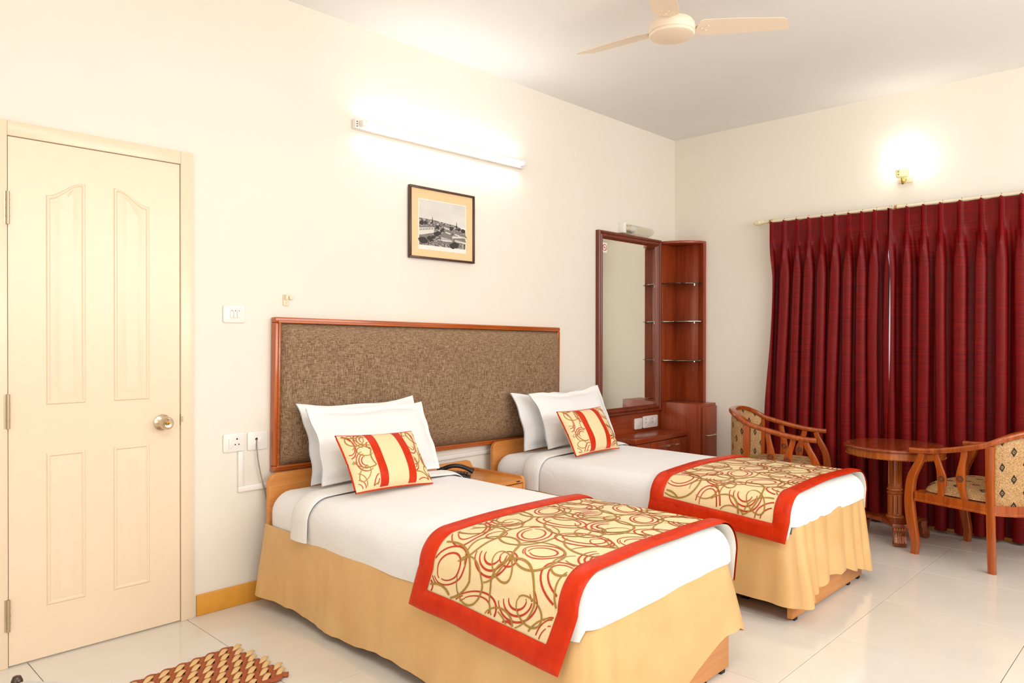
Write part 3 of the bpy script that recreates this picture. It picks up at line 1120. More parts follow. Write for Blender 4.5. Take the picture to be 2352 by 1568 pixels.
def make_cushion(loc, tilt, roll_, yaw_, label, seed):
    W, Hh, Tt = 0.222, 0.143, 0.055
    t = thing('scatter_cushion', (0, 0, 0), label, 'cushion', None)
    OFF[t.name] = Vector((0, 0, 0))

    def sp(u, v, sd=-1, off=0.0):
        p = pillow_point(W, Hh, Tt, u, v, sd, 0.0, seed)
        p.z += Hh
        p.y += sd * off
        return p
    mb = MB()
    for sd in (-1, 1):
        mb.grid(lambda u, v: sp(u * 2 - 1, v * 2 - 1, sd), 40, 26, flip=sd > 0)
    obj('cushion_cover', mb, 'cream_cloth', t, angle=80, world_co=False)
    for a, b in ((-0.44, -0.235), (0.30, 0.505)):
        mb = MB()
        for sd in (-1, 1):
            mb.grid(lambda u, v: sp(lerp(a, b, u), lerp(-0.985, 0.985, v), sd, 0.0022), 8, 40, flip=sd > 0)
        obj('red_band', mb, 'red_satin', t, angle=80, world_co=False)
    rnd = random.Random(int(seed * 10) + 3)
    st = scribbles(rnd, -W, W, -Hh, Hh, 0.125, 0.8)
    ins = lambda a, b: (a / W < -0.455 or a / W > 0.52) and abs(a / W) < 0.96 and abs(b / Hh) < 0.95
    for col, nm, mt, of in (('g', 'gold_loops', 'gold_thread', 0.0016), ('r', 'red_loops', 'red_thread', 0.0012)):
        mb = MB()
        ribbons(st, col, lambda a, b: sp(a / W, b / Hh, -1, of), ins, mb, 0.72)
        o = obj(nm, mb, mt, t, world_co=False)
        o['kind'] = 'stuff'
    n = 20
    pth = []
    for i in range(n): pth.append((lerp(-1, 1, i / n), -1))
    for i in range(n): pth.append((1, lerp(-1, 1, i / n)))
    for i in range(n): pth.append((lerp(1, -1, i / n), 1))
    for i in range(n): pth.append((-1, lerp(1, -1, i / n)))
    loop = []
    for u, v in pth:
        p = pillow_point(W, Hh, Tt, u, v, 1, 0, seed)
        loop.append(Vector((p.x * 1.005, 0, p.z * 1.005 + Hh)))
    obj('piping', MB().tube(loop, 0.0045, 8, closed=True), 'red_satin', t, world_co=False)
    place(t, loc, tilt, roll_, yaw_)
    return t


def build_bed(x0, x1, y0, y1, P):
    """x0,x1: sides of the mattress, y0 foot, y1 head; P: what differs between the two"""
    zt, zb = 0.548, 0.345
    xc = (x0 + x1) / 2
    who = P['who']
    bed = thing('single_bed', (xc, (y0 + y1) / 2, 0), 'light beech single bed with rounded head panel, ' + who.replace('on the bed ', ''), 'bed')
    obj('foot_panel', B(x0 + 0.02, x1 - 0.004, y0 + 0.022, y0 + 0.047, 0.014, zb - 0.003), 'beech', bed, bevel=0.002)
    for a in (x0 + 0.16, x1 - 0.18):
        obj('side_panel', B(a, a + 0.02, y0 + 0.047, y1 - 0.02, 0.014, zb - 0.031), 'beech', bed, bevel=0.002)
    obj('platform', B(x0 + 0.03, x1 - 0.03, y0 + 0.048, y1 - 0.02, zb - 0.03, zb - 0.004), 'beech', bed)
    mb = MB()
    n = 8
    rc = 0.05
    hx0, hx1, hz = x0 + 0.022, x1 - 0.01, 0.618
    pts = [(hx0, 0.014), (hx1, 0.014)] + [(hx1 - rc + rc * math.cos(pi / 2 * i / n), hz - rc + rc * math.sin(pi / 2 * i / n)) for i in range(n + 1)] + \
          [(hx0 + rc - rc * math.sin(pi / 2 * i / n), hz - rc + rc * math.cos(pi / 2 * i / n)) for i in range(n + 1)]
    mb.prism(pts, lambda a, b, s: (a, s, b), y1 - 0.018, y1 + 0.012)
    obj('head_panel', mb, 'beech', bed, bevel=0.005, seg=3)
    for gx in (x0 + 0.05, x1 - 0.2, x1 - 0.06):
        obj('glide', B(gx, gx + 0.03, y0 + 0.024, y0 + 0.046, 0.0, 0.0135), 'rubber', bed)
    for gx in (x0 + 0.161, x1 - 0.179):
        for gy in (y0 + 0.3, y1 - 0.25):
            obj('glide', B(gx, gx + 0.018, gy, gy + 0.04, 0.0, 0.0135), 'rubber', bed)

    # mattress under its fitted sheet
    rc = 0.1
    ym1 = y1 - 0.022
    prof = [(0.012, zb), (0.0, zb + 0.02), (0.0, zt - rc)]
    for i in range(1, 8):
        a = pi / 2 * i / 7
        prof.append((rc - rc * math.cos(a), zt - rc + rc * math.sin(a)))
    prof += [(0.14, zt + 0.004), (0.25, zt + 0.007), (0.33, zt + 0.009), (0.40, zt + 0.01)]
    mb = MB()
    ring_shell(mb, x0 + 0.002, x1 - 0.002, y0 + 0.010, ym1, prof, 0.09, wob=0.006, seed=P['seed'])
    sh = thing('mattress', (xc, (y0 + ym1) / 2, zb), 'white single mattress made up with a tucked-in sheet, ' + who, 'mattress')
    obj('fitted_sheet', mb, 'sheet', sh, angle=60)

    # top sheet, folded back below the pillows
    yf = 2.85
    zed = P['sheet_edge']
    prof2 = [(0.004, 0.37), (0.0, 0.40), (0.0, 0.43), (0.0, zt - rc)]
    for i in range(1, 8):
        a = pi / 2 * i / 7
        prof2.append((rc - rc * math.cos(a), zt + 0.011 - rc + rc * math.sin(a)))
    prof2 += [(0.14, zt + 0.0155), (0.25, zt + 0.0185), (0.33, zt + 0.0205), (0.40, zt + 0.0215)]
    mb = MB()
    ring_shell(mb, x0 - 0.012, x1 + 0.010, y0 - 0.004, yf + 0.13, prof2, 0.075, wob=0.007, seed=P['seed'] + 5, sub=26, open_head=True, zedge=lambda x, y: zed(x, y) + 0.006 * nz(x * 6, y * 6, 2))
    obj('top_sheet', mb, 'sheet', sh, angle=60)

    def uprof(w, off, zlow_l, zlow_r, c=xc, zt_=zt + 0.011, rcc=rc):
        """profile over the bed: arclength s from centre -> (x,z,nx,nz)"""
        wf = w + off
        rr = rcc + off
        flat = wf - rr

        def f(s):
            sg = -1 if s < 0 else 1
            a = abs(s)
            ztop = zt_ + off
            if a <= flat:
                cr = 0.0105 * (1 - (a / flat) ** 2)
                return (c + s, ztop + cr, 0.0, 1.0)
            a -= flat
            if a <= rr * pi / 2:
                t = a / rr
                return (c + sg * (flat + rr * math.sin(t)), ztop - rr + rr * math.cos(t), sg * math.sin(t), math.cos(t))
            a -= rr * pi / 2
            return (c + sg * (wf + a * 0.06), ztop - rr - a, sg * 1.0, 0.06)
        return f, flat + rr * pi / 2, rr

    # turned back band
    wv = (x1 - x0) / 2 + 0.011
    f, s_edge, rr = uprof(wv + 0.004, 0.006, 0, 0)
    hang = zt - rc - zed(x0, 2.9) + 0.004
    mb = MB()

    def foldfn(u, v):
        s = lerp(-s_edge - hang, s_edge + hang, u)
        x, z, a, b = f(s)
        bul = 0.013 * math.sin(pi * min(1, v * 1.0)) ** 0.5
        y = lerp(yf, yf + 0.14, v) + 0.01 * nz(s * 3, v)
        if v > 0.97: bul -= 0.006
        return (x + a * bul, y, z + b * bul)
    mb.grid(foldfn, 110, 14)
    obj('turned_band', mb, 'sheet_fold', sh, angle=70)

    # ---------------- bed skirt
    sk = thing('bed_skirt', (xc, (y0 + y1) / 2, 0.05), 'gathered gold satin bed skirt hanging to the floor, ' + who, 'bed skirt')
    bot = P['skirt_bottom']
    top = zb + 0.028

    L1, L2 = y1 - 0.03 - y0, x1 - x0
    tot = 2 * L1 + L2
    ax0, ax1, ay0 = x0 - 0.002, x1 + 0.001, y0 + 0.005
    rcn = 0.075

    def skirt_path(d):
        """d along the hem: head-left -> foot-left -> foot-right -> head-right; point and outward normal"""
        def corner(cx, cy, a0, t):
            a = a0 + pi / 2 * t
            n = Vector((math.cos(a), math.sin(a)))
            return Vector((cx, cy)) + n * rcn, n
        h = 0.06
        if d < L1 - h:
            return Vector((ax0, lerp(y1 - 0.03, ay0 + rcn, d / (L1 - h)))), Vector((-1, 0))
        if d < L1 + h:
            return corner(ax0 + rcn, ay0 + rcn, pi, (d - L1 + h) / (2 * h))
        if d < L1 + L2 - h:
            return Vector((lerp(ax0 + rcn, ax1 - rcn, (d - L1 - h) / (L2 - 2 * h)), ay0)), Vector((0, -1))
        if d < L1 + L2 + h:
            return corner(ax1 - rcn, ay0 + rcn, -pi / 2, (d - L1 - L2 + h) / (2 * h))
        return Vector((ax1, lerp(ay0 + rcn, y1 - 0.03, (d - L1 - L2 - h) / (L1 - h)))), Vector((1, 0))

    def fn(u, v):
        d = u * tot
        p, nrm = skirt_path(d)
        zz = lerp(bot(d, L1, L2), max(top, zed(p.x, p.y) + 0.02), v)
        k = 1 - v
        off = P['skirt_fold'](d, L1, L2, k)
        for which, amp, wid in P['flare']:
            dd = d - (L1 if which == 1 else L1 + L2 + 0.03)
            off += amp * k * math.exp(-(dd / wid) ** 2)
        tang = Vector((-nrm.y, nrm.x))
        q = p + nrm * max(0.001, off) + tang * (0.012 * k * nz(d * 7, v * 2, P['seed']))
        return (q.x, q.y, zz)
    mb = MB()
    mb.grid(fn, 520, 18)
    obj('skirt_cloth', mb, 'skirt_satin', sk, angle=80)

    # ---------------- runner
    ry0, ry1 = y0 + 0.008, y0 + 0.735
    bw = 0.078
    f, s_edge, rr = uprof(wv + 0.008, 0.012, 0, 0)
    zlow = zt + 0.023 - rr
    SL = s_edge + (zlow - P['run_left'])
    SR = s_edge + (zlow - P['run_right'])
    skew, shear = P['skew'], P['shear']

    def surf(s, y, off=0.0):
        ss = s + skew * (y - ry0)
        x, z, a, b = f(ss)
        drop = max(0.0, abs(ss) - s_edge)
        wv_ = 0.004 * nz(s * 4, y * 4, 7 + P['seed']) * (1 if drop == 0 else 2.2)
        drp = min(1.0, drop / 0.1)
        yy = y + shear * drop * (1 if s < 0 else 0.4)
        o2 = off + wv_ + 0.004 + 0.010 * drp * nz(y * 6, 1.7, P['seed'])
        return Vector((x + a * o2, yy, z + b * o2))
    run = thing('bed_runner', (xc, (ry0 + ry1) / 2, zt), 'cream bed runner with looped embroidery and red satin border, ' + who, 'bed runner')
    mb = MB()
    mb.grid(lambda u, v: surf(lerp(-SL + bw - 0.01, SR - bw + 0.01, u), lerp(ry0 + bw - 0.01, ry1 - bw + 0.01, v), 0.0), 90, 34)
    obj('centre_panel', mb, 'cream_cloth', run, angle=80)
    mb = MB()
    mb.grid(lambda u, v: surf(lerp(-SL + 0.004, SR - 0.004, u), lerp(ry0 + 0.004, ry1 - 0.004, v), -0.003), 90, 34)
    obj('lining', mb, 'lining', run, angle=80)

    def puff(e):
        return 0.0035 + 0.0075 * (max(0.0, 1 - (2 * e - 1) ** 4))
    # mitred borders
    def side(sg):
        def fn(u, v):
            e = u
            s = (-SL + bw * e) if sg < 0 else (SR - bw * e)
            y = lerp(ry0 + bw * e, ry1 - bw * e, v)
            return surf(s, y, puff(e))
        mb = MB(); mb.grid(fn, 10, 60, flip=sg > 0)
        obj('red_border', mb, 'red_satin', run, angle=80)

    def end(sg):
        def fn(u, v):
            e = v
            y = (ry0 + bw * e) if sg < 0 else (ry1 - bw * e)
            s = lerp(-SL + bw * e, SR - bw * e, u)
            return surf(s, y, puff(e))
        mb = MB(); mb.grid(fn, 110, 10, flip=sg > 0)
        obj('red_border', mb, 'red_satin', run, angle=80)
    side(-1); side(1); end(-1); end(1)
    rnd = random.Random(int(P['seed']) + 11)
    st = scribbles(rnd, -SL + bw, SR - bw, ry0 + bw, ry1 - bw, 0.185, 1.2)
    ins = lambda a, b: -SL + bw + 0.002 < a < SR - bw - 0.002 and ry0 + bw + 0.002 < b < ry1 - bw - 0.002
    for col, nm, mt, of in (('g', 'gold_loops', 'gold_thread', 0.0018), ('r', 'red_loops', 'red_thread', 0.0012)):
        mb = MB()
        ribbons(st, col, lambda a, b: surf(a, b, of), ins, mb)
        o = obj(nm, mb, mt, run)
        o['kind'] = 'stuff'


def skirt_bottom1(d, L1, L2):
    if d < L1:
        return 0.045 + 0.02 * nz(d * 2.2, 0.4) + 0.005 * nz(d * 11, 2) + 0.018 * math.exp(-d / 0.12)
    if d < L1 + L2:
        e = (d - L1) / L2
        return 0.022 + 0.03 * smooth01(e * 1.6) + 0.115 * smooth01((e - 0.45) / 0.5) + 0.006 * nz(d * 9)
    return 0.15 - 0.03 * smooth01((d - L1 - L2) / 0.05) - 0.06 * smooth01((d - L1 - L2 - 0.1) / 0.35)


def skirt_fold1(d, L1, L2, k):
    if d < L1:
        return 0.002 + k * (0.022 + 0.020 * nz(d * 3.1 + 0.25 * k, 1.3) + 0.014 * nz(d * 7 + 0.4 * k, 5) + 0.004 * nz(d * 19, 5)) + 0.012 * k * math.exp(-d / 0.08)
    if d < L1 + L2:
        e = d - L1
        return 0.002 + k * (0.014 + 0.014 * nz(e * 4 - 0.6 * k, 9)) + 0.05 * k ** 0.6 * abs(math.sin(e * 24)) * math.exp(-e / 0.13)
    return 0.002 + k * 0.03


def skirt_bottom2(d, L1, L2):
    if d < L1:
        return 0.075 + 0.012 * nz(d * 2.0, 3.4) + 0.008 * smooth01((d - L1 + 0.5) / 0.5)
    if d < L1 + L2:
        e = (d - L1) / L2
        return 0.085 + 0.05 * math.sin(pi * min(1, e * 1.15)) ** 1.5 - 0.03 * smooth01((e - 0.7) / 0.3) + 0.012 * nz(d * 12, 4) + 0.012 * abs(math.sin(e * 13))
    return 0.05


def skirt_fold2(d, L1, L2, k):
    if d < L1:
        return 0.002 + k * (0.02 + 0.022 * nz(d * 4.5, 6.3) + 0.012 * nz(d * 9 + 0.3 * k, 2.3))
    if d < L1 + L2:
        e = d - L1
        return 0.002 + k * 0.018 + 0.026 * k ** 0.7 * abs(math.sin(e * 24 + 1.5 * math.sin(e * 7))) + 0.03 * k * abs(math.sin(e * 60)) * math.exp(-(e / 0.09) ** 2)
    return 0.002 + k * 0.03


def sheet_edge1(x, y):
    if y < 1.36:
        return 0.405 + 0.02 * smooth01((x - 1.7) / 0.9)
    return 0.37 if x < 2.2 else 0.375


def sheet_edge2(x, y):
    if y < 1.37:
        return 0.447 - 0.018 * smooth01((x - 3.2) / 0.9)
    return 0.375


NEAR = 'on the bed nearest the door'
FAR = 'on the bed nearest the dresser'
build_bed(1.697, 2.60, 1.325, 3.292, dict(who=NEAR, seed=1.3, sheet_edge=sheet_edge1, skirt_bottom=skirt_bottom1, skirt_fold=skirt_fold1,
          flare=((1, 0.03, 0.07), (2, 0.06, 0.05)), run_left=0.272, run_right=0.33, skew=0.05, shear=0.34))
build_bed(3.205, 4.115, 1.345, 3.292, dict(who=FAR, seed=8.7, sheet_edge=sheet_edge2, skirt_bottom=skirt_bottom2, skirt_fold=skirt_fold2,
          flare=((1, 0.03, 0.06), (2, 0.03, 0.06)), run_left=0.362, run_right=0.36, skew=0.06, shear=0.2))

ZB = 0.57
make_pillow((2.205, 3.10, ZB), R(-21), R(0), R(0), 'back white pillow leaning on the padded headboard, on the bed nearest the door', 1.0, W=0.36, Hh=0.195)
make_pillow((2.168, 2.955, ZB + 0.018), R(-26), R(0.5), R(0), 'front white pillow behind the striped cushion, on the bed nearest the door', 2.4, W=0.35, Hh=0.188)
make_cushion((2.05, 2.715, ZB + 0.014), R(-36), R(2.5), R(2), 'striped red and cream cushion with looped ends leaning on pillows near the door', 1.7)
make_pillow((3.69, 3.10, ZB), R(-19), R(0), R(0), 'back white pillow with folded corner, on the bed nearest the dresser', 5.2, W=0.355, Hh=0.18)
make_pillow((3.72, 2.945, ZB + 0.028), R(-25), R(-1), R(0), 'front white pillow behind the striped cushion, on the bed nearest the dresser', 6.8, W=0.345, Hh=0.18)
make_cushion((3.56, 2.705, ZB + 0.012), R(-30), R(0), R(2), 'striped red and cream cushion with looped ends leaning on pillows near the dresser', 4.1)


# ------------------------------------------------------------------ night table and telephone
def build_night_table():
    x0, x1, y0, y1, zt = 2.655, 3.10, 2.88, 3.325, 0.462
    t = thing('night_table', ((x0 + x1) / 2, (y0 + y1) / 2, 0), 'light beech night table with one drawer standing between the two beds', 'night table')
    obj('table_top', B(x0 + 0.019, x1 - 0.019, y0, y1 - 0.02, zt - 0.02, zt), 'beech', t, bevel=0.002)
    for a in (x0, x1 - 0.018):
        mb = MB()
        n = 6
        r = 0.03
        pts = [(y0 + 0.001, 0.0), (y1, 0.0), (y1, zt + 0.014)] + [(y0 + 0.001 + r - r * math.sin(pi / 2 * i / n), zt + 0.014 - r + r * math.cos(pi / 2 * i / n)) for i in range(n + 1)]
        mb.prism(pts, lambda p, q, s: (s, p, q), a, a + 0.018)
        obj('side_panel', mb, 'beech', t, bevel=0.003)
    mb = MB()
    n = 20
    pts = [(x0 + 0.0185, zt - 0.1), (x1 - 0.0185, zt - 0.1)] + [(lerp(x1 - 0.0185, x0 + 0.0185, i / n), zt + 0.02 + 0.042 * min(1, 5 * math.sin(pi * i / n)) ** 0.8) for i in range(n + 1)]
    mb.prism(pts, lambda p, q, s: (p, s, q), y1 - 0.0195, y1)
    obj('back_gallery', mb, 'beech', t, bevel=0.003)
    d = obj('drawer', B(x0 + 0.021, x1 - 0.021, y0 + 0.004, y0 + 0.022, 0.30, zt - 0.026), 'beech', t, bevel=0.002)
    obj('drawer_pull', MB().lathe([(0.008, 0), (0.006, -0.012), (0.012, -0.02), (0.0, -0.024)], ((x0 + x1) / 2, y0 + 0.004, 0.37), 'y', 14), 'chrome', d)
    obj('maker_plate', B(x1 - 0.075, x1 - 0.045, y0 - 0.001, y0 + 0.0005, zt - 0.013, zt - 0.006), 'dark_hole', t)
    obj('lower_panel', B(x0 + 0.0185, x1 - 0.0185, y0 + 0.022, y0 + 0.036, 0.03, 0.296), 'beech', t, bevel=0.002)
    # telephone
    px, py, pz = 2.79, 3.13, zt + 0.0006
    p = thing('telephone', (px, py, pz), 'black desk telephone with curved handset on the night table', 'telephone', rotz=R(-47))
    mb = MB()
    mb.prism([(-0.08, 0), (0.08, 0), (0.08, 0.028), (0.03, 0.04), (-0.08, 0.05)], lambda a, b, s: (a, s, b), -0.062, 0.062)
    body = obj('telephone_body', mb, 'black_plastic', p, bevel=0.005, world_co=False)
    for i in range(3):
        for j in range(4):
            obj('key', B(0.0 + j * 0.018, 0.012 + j * 0.018, -0.03 + i * 0.022, -0.014 + i * 0.022, 0.034, 0.047 - 0.002 * j), 'black_plastic', body, bevel=0.002, world_co=False)
    hs = [(lerp(-0.1, 0.1, i / 14), -0.042, 0.056 + 0.032 * math.sin(pi * i / 14)) for i in range(15)]
    obj('handset', MB().sweep(hs, [(0.02 * math.cos(2 * pi * i / 12), 0.012 * math.sin(2 * pi * i / 12)) for i in range(12)],
                              scale=lambda s: (1.15 if abs(s - 0.5) > 0.36 else 0.85, 1.25 if abs(s - 0.5) > 0.36 else 1.0)), 'black_plastic', p, world_co=False, angle=60)


build_night_table()


# ------------------------------------------------------------------ curtains
def build_curtains():
    zt = 2.152
    xr = 5.408
    # rod
    y_l, y_r = 2.525, 0.30
    t = thing('curtain_rod', (xr, 1.4, zt), 'cream curtain rod with carved finial and brackets above the window curtains', 'curtain rod')
    zr = zt + 0.012
    obj('rod', MB().lathe([(0.0105, y_r), (0.0105, y_l)], (xr, 0, zr), 'y', 14), 'cream_plastic', t)
    obj('finial', MB().lathe([(0.012, 0), (0.016, 0.004), (0.013, 0.012), (0.02, 0.024), (0.022, 0.036), (0.016, 0.05), (0.019, 0.058), (0.011, 0.072), (0.005, 0.082), (0.0, 0.085)],
                              (xr, y_l, zr), 'y', 18), 'cream_plastic', t, angle=60)
    for y in (2.47, 1.585, 0.42):
        b = obj('bracket', B(xr, XB - 0.001, y - 0.006, y + 0.006, zr - 0.008, zr + 0.018), 'cream_plastic', t, bevel=0.002)
        obj('bracket_plate', B(XB - 0.008, XB - 0.0005, y - 0.018, y + 0.018, zr - 0.035, zr + 0.035), 'cream_plastic', b, bevel=0.002)
        obj('bracket_ring', MB().lathe([(0.015, y - 0.007), (0.015, y + 0.007)], (xr, 0, zr), 'y', 14), 'brass', b)
    # panels
    def panel(ya, yb, npl, seed, label, zbot, gather, lean):
        """ya > yb : left edge to right edge along the wall"""
        c = thing('curtain', (xr, (ya + yb) / 2, zbot), label, 'curtain')
        rnd = random.Random(seed)
        W = ya - yb
        phs = [rnd.uniform(-0.35, 0.35) for _ in range(npl + 4)]
        amp = [rnd.uniform(0.65, 1.2) for _ in range(npl + 4)]

        def fn(u, v):
            # u along the width, v from the top down
            q = u * npl
            k = int(math.floor(q + 0.5))
            lo = smooth01((v - 0.05) / 0.16)         # 0 at the heading, 1 in the free folds
            # free folds
            jit = phs[k % len(phs)] * 0.5 * lo
            ph = 2 * pi * (q + 0.16 * nz(q * 0.9, v * 1.6, seed) * lo)
            A = (0.053 + 0.008 * nz(q * 1.3, 2.0, seed)) * amp[k % len(amp)]
            xw = -A * (2 * (0.5 + 0.5 * math.cos(ph)) ** 1.35 - 1)
            over = -0.34 * W / npl / 1.0 * math.sin(2 * ph) * 0.6 + 0.012 * math.sin(ph * 2 + seed) * 0.3
            # heading: tight triple pinch at each pleat
            dq = q - k
            pin = math.exp(-(dq / 0.085) ** 2)
            xh = -0.038 * pin * (0.7 + 0.3 * math.cos(dq * 60)) - 0.031
            x = lerp(xh, xw, lo)
            y = ya - min(1.0, max(0.0, u + 0.34 / npl * (nz(q * 0.6, 4.4, seed) - nz(0, 4.4, seed) * (1 - u) - nz(npl * 0.6, 4.4, seed) * u))) * W + over * lo
            z0 = zt + 0.010 * pin - 0.001 + 0.004 * nz(q * 2, 0, seed)
            z = lerp(z0, zbot + 0.012 * nz(q * 0.8, 5, seed), v)
            y += lean(v, u)
            # second order creases
            x += 0.006 * nz(q * 3.3, v * 3, seed + 2) * lo
            return (min(XB - 0.014, xr + 0.014 + x * (0.9 + 0.12 * v) + gather(u, v)), y, z)
        mb = MB()
        mb.grid(fn, npl * 26, 56)
        obj('curtain_cloth', mb, 'curtain_dupion', c, angle=80)
        for k in range(npl + 1):
            yk = ya - k / npl * W
            pts = [(xr - 0.004, yk, zt - 0.001), (xr - 0.012, yk, zt + 0.006), (xr - 0.006, yk, zr + 0.012), (xr + 0.008, yk, zr + 0.011)]
            obj('curtain_hook', MB().tube(pts, 0.0018, 6), 'brass', t)
    panel(2.455, 1.612, 9, 3, 'dark red silky curtain hanging nearest the corner shelf', 0.02, lambda u, v: -0.012 * v * math.exp(-((u - 0.4) / 0.25) ** 2),
          lambda v, u: 0.05 * smooth01((v - 0.1) * 1.3) * (1 - u) + 0.02 * math.sin(v * 4) * u * 0.5)
    panel(1.624, 0.33, 12, 12, 'dark red silky curtain hanging behind the round table and armchair', 0.02, lambda u, v: 0.0,
          lambda v, u: 0.0)


build_curtains()


# ------------------------------------------------------------------ window behind the curtains
def build_window():
    y0, y1, z0, z1 = 0.62, 2.25, 0.75, 2.02
    w = struct(obj('window_1', B(XB - 0.006, XB - 0.0008, y0 + 0.04, y1 - 0.04, z0 + 0.04, z1 - 0.04), 'window_pane', origin=(XB, (y0 + y1) / 2, z0)))
    for a, b, c, d in ((y0, y1, z0, z0 + 0.04), (y0, y1, z1 - 0.04, z1), (y0, y0 + 0.04, z0 + 0.04, z1 - 0.04), (y1 - 0.04, y1, z0 + 0.04, z1 - 0.04), (1.415, 1.455, z0 + 0.04, z1 - 0.04)):
        obj('window_frame', B(XB - 0.01, XB - 0.0008, a, b, c, d), 'white_plastic', w, bevel=0.002)


build_window()


# invented window and panel frames dressing the added fill lights, all out of view
def fill_light_frames():
    def frame(name, pts, bars):
        w = None
        for k, b in enumerate(bars):
            if w is None:
                w = struct(obj(name, B(*b), 'white_plastic', bevel=0.003))
            else:
                obj('window_frame', B(*b), 'white_plastic', w, bevel=0.003)
    x0, x1 = XL + 0.0005, XL + 0.045
    frame('added_window_left', None, ((x0, x1, -1.15, 1.15, 0.9, 0.95), (x0, x1, -1.15, 1.15, 2.45, 2.5), (x0, x1, -1.15, -1.1, 0.95, 2.45), (x0, x1, 1.1, 1.15, 0.95, 2.45)))
    y0, y1 = YF + 0.0005, YF + 0.045
    frame('added_window_rear', None, ((0.95, 4.85, y0, y1, 1.3, 1.35), (0.95, 4.85, y0, y1, 2.75, 2.8), (0.95, 1.0, y0, y1, 1.35, 2.75), (4.8, 4.85, y0, y1, 1.35, 2.75)))
    t = thing('fill_panel_frame', (0.5, 0.4, ZC), 'flat white frame round an added fill light on the ceiling by the door end', 'ceiling lamp')
    for a, b, c, d in ((-0.15, 1.15, -0.1, -0.052), (-0.15, 1.15, 0.852, 0.9), (-0.15, -0.102, -0.052, 0.852), (1.102, 1.15, -0.052, 0.852)):
        obj('panel_frame', B(a, b, c, d, ZC - 0.045, ZC - 0.0005), 'white_plastic', t, bevel=0.003)


fill_light_frames()


# ------------------------------------------------------------------ wall lamp
def build_sconce():
    y, z = 1.548, 2.33
    t = thing('wall_lamp', (XB, y, z), 'lit frosted glass wall lamp with brass stem above the curtains', 'wall lamp')
    obj('wall_plate', B(XB - 0.012, XB - 0.0005, y - 0.045, y + 0.045, z + 0.005, z + 0.075), 'cream_plastic', t, bevel=0.003)
    pts = [(XB - 0.012, y, z + 0.03), (XB - 0.04, y, z + 0.012), (XB - 0.065, y, z - 0.004), (XB - 0.075, y, z + 0.008), (XB - 0.075, y, z + 0.035)]
    obj('stem', MB().tube(pts, 0.009, 10), 'brass', t, angle=60)
    c = obj('shade_cup', MB().lathe([(0.012, z + 0.03), (0.036, z + 0.034), (0.04, z + 0.05), (0.044, z + 0.082), (0.04, z + 0.083)], (XB - 0.078, y, 0), 'z', 24), 'sconce_glass', t, angle=50)
    for q in range(2):
        obj('cup_screw', MB().lathe([(0.004, 0), (0.003, -0.003)], (XB - 0.1195, y + 0.012, z + 0.048 + q * 0.018), 'x', 8), 'dark_hole', c)
    obj('glowing_shade', MB().lathe([(0.038, z + 0.084), (0.05, z + 0.1), (0.064, z + 0.13), (0.07, z + 0.16), (0.066, z + 0.19), (0.05, z + 0.212), (0.025, z + 0.222), (0.0, z + 0.224)],
                                    (XB - 0.078, y, 0), 'z', 28), 'sconce_glow', t, angle=60)


build_sconce()


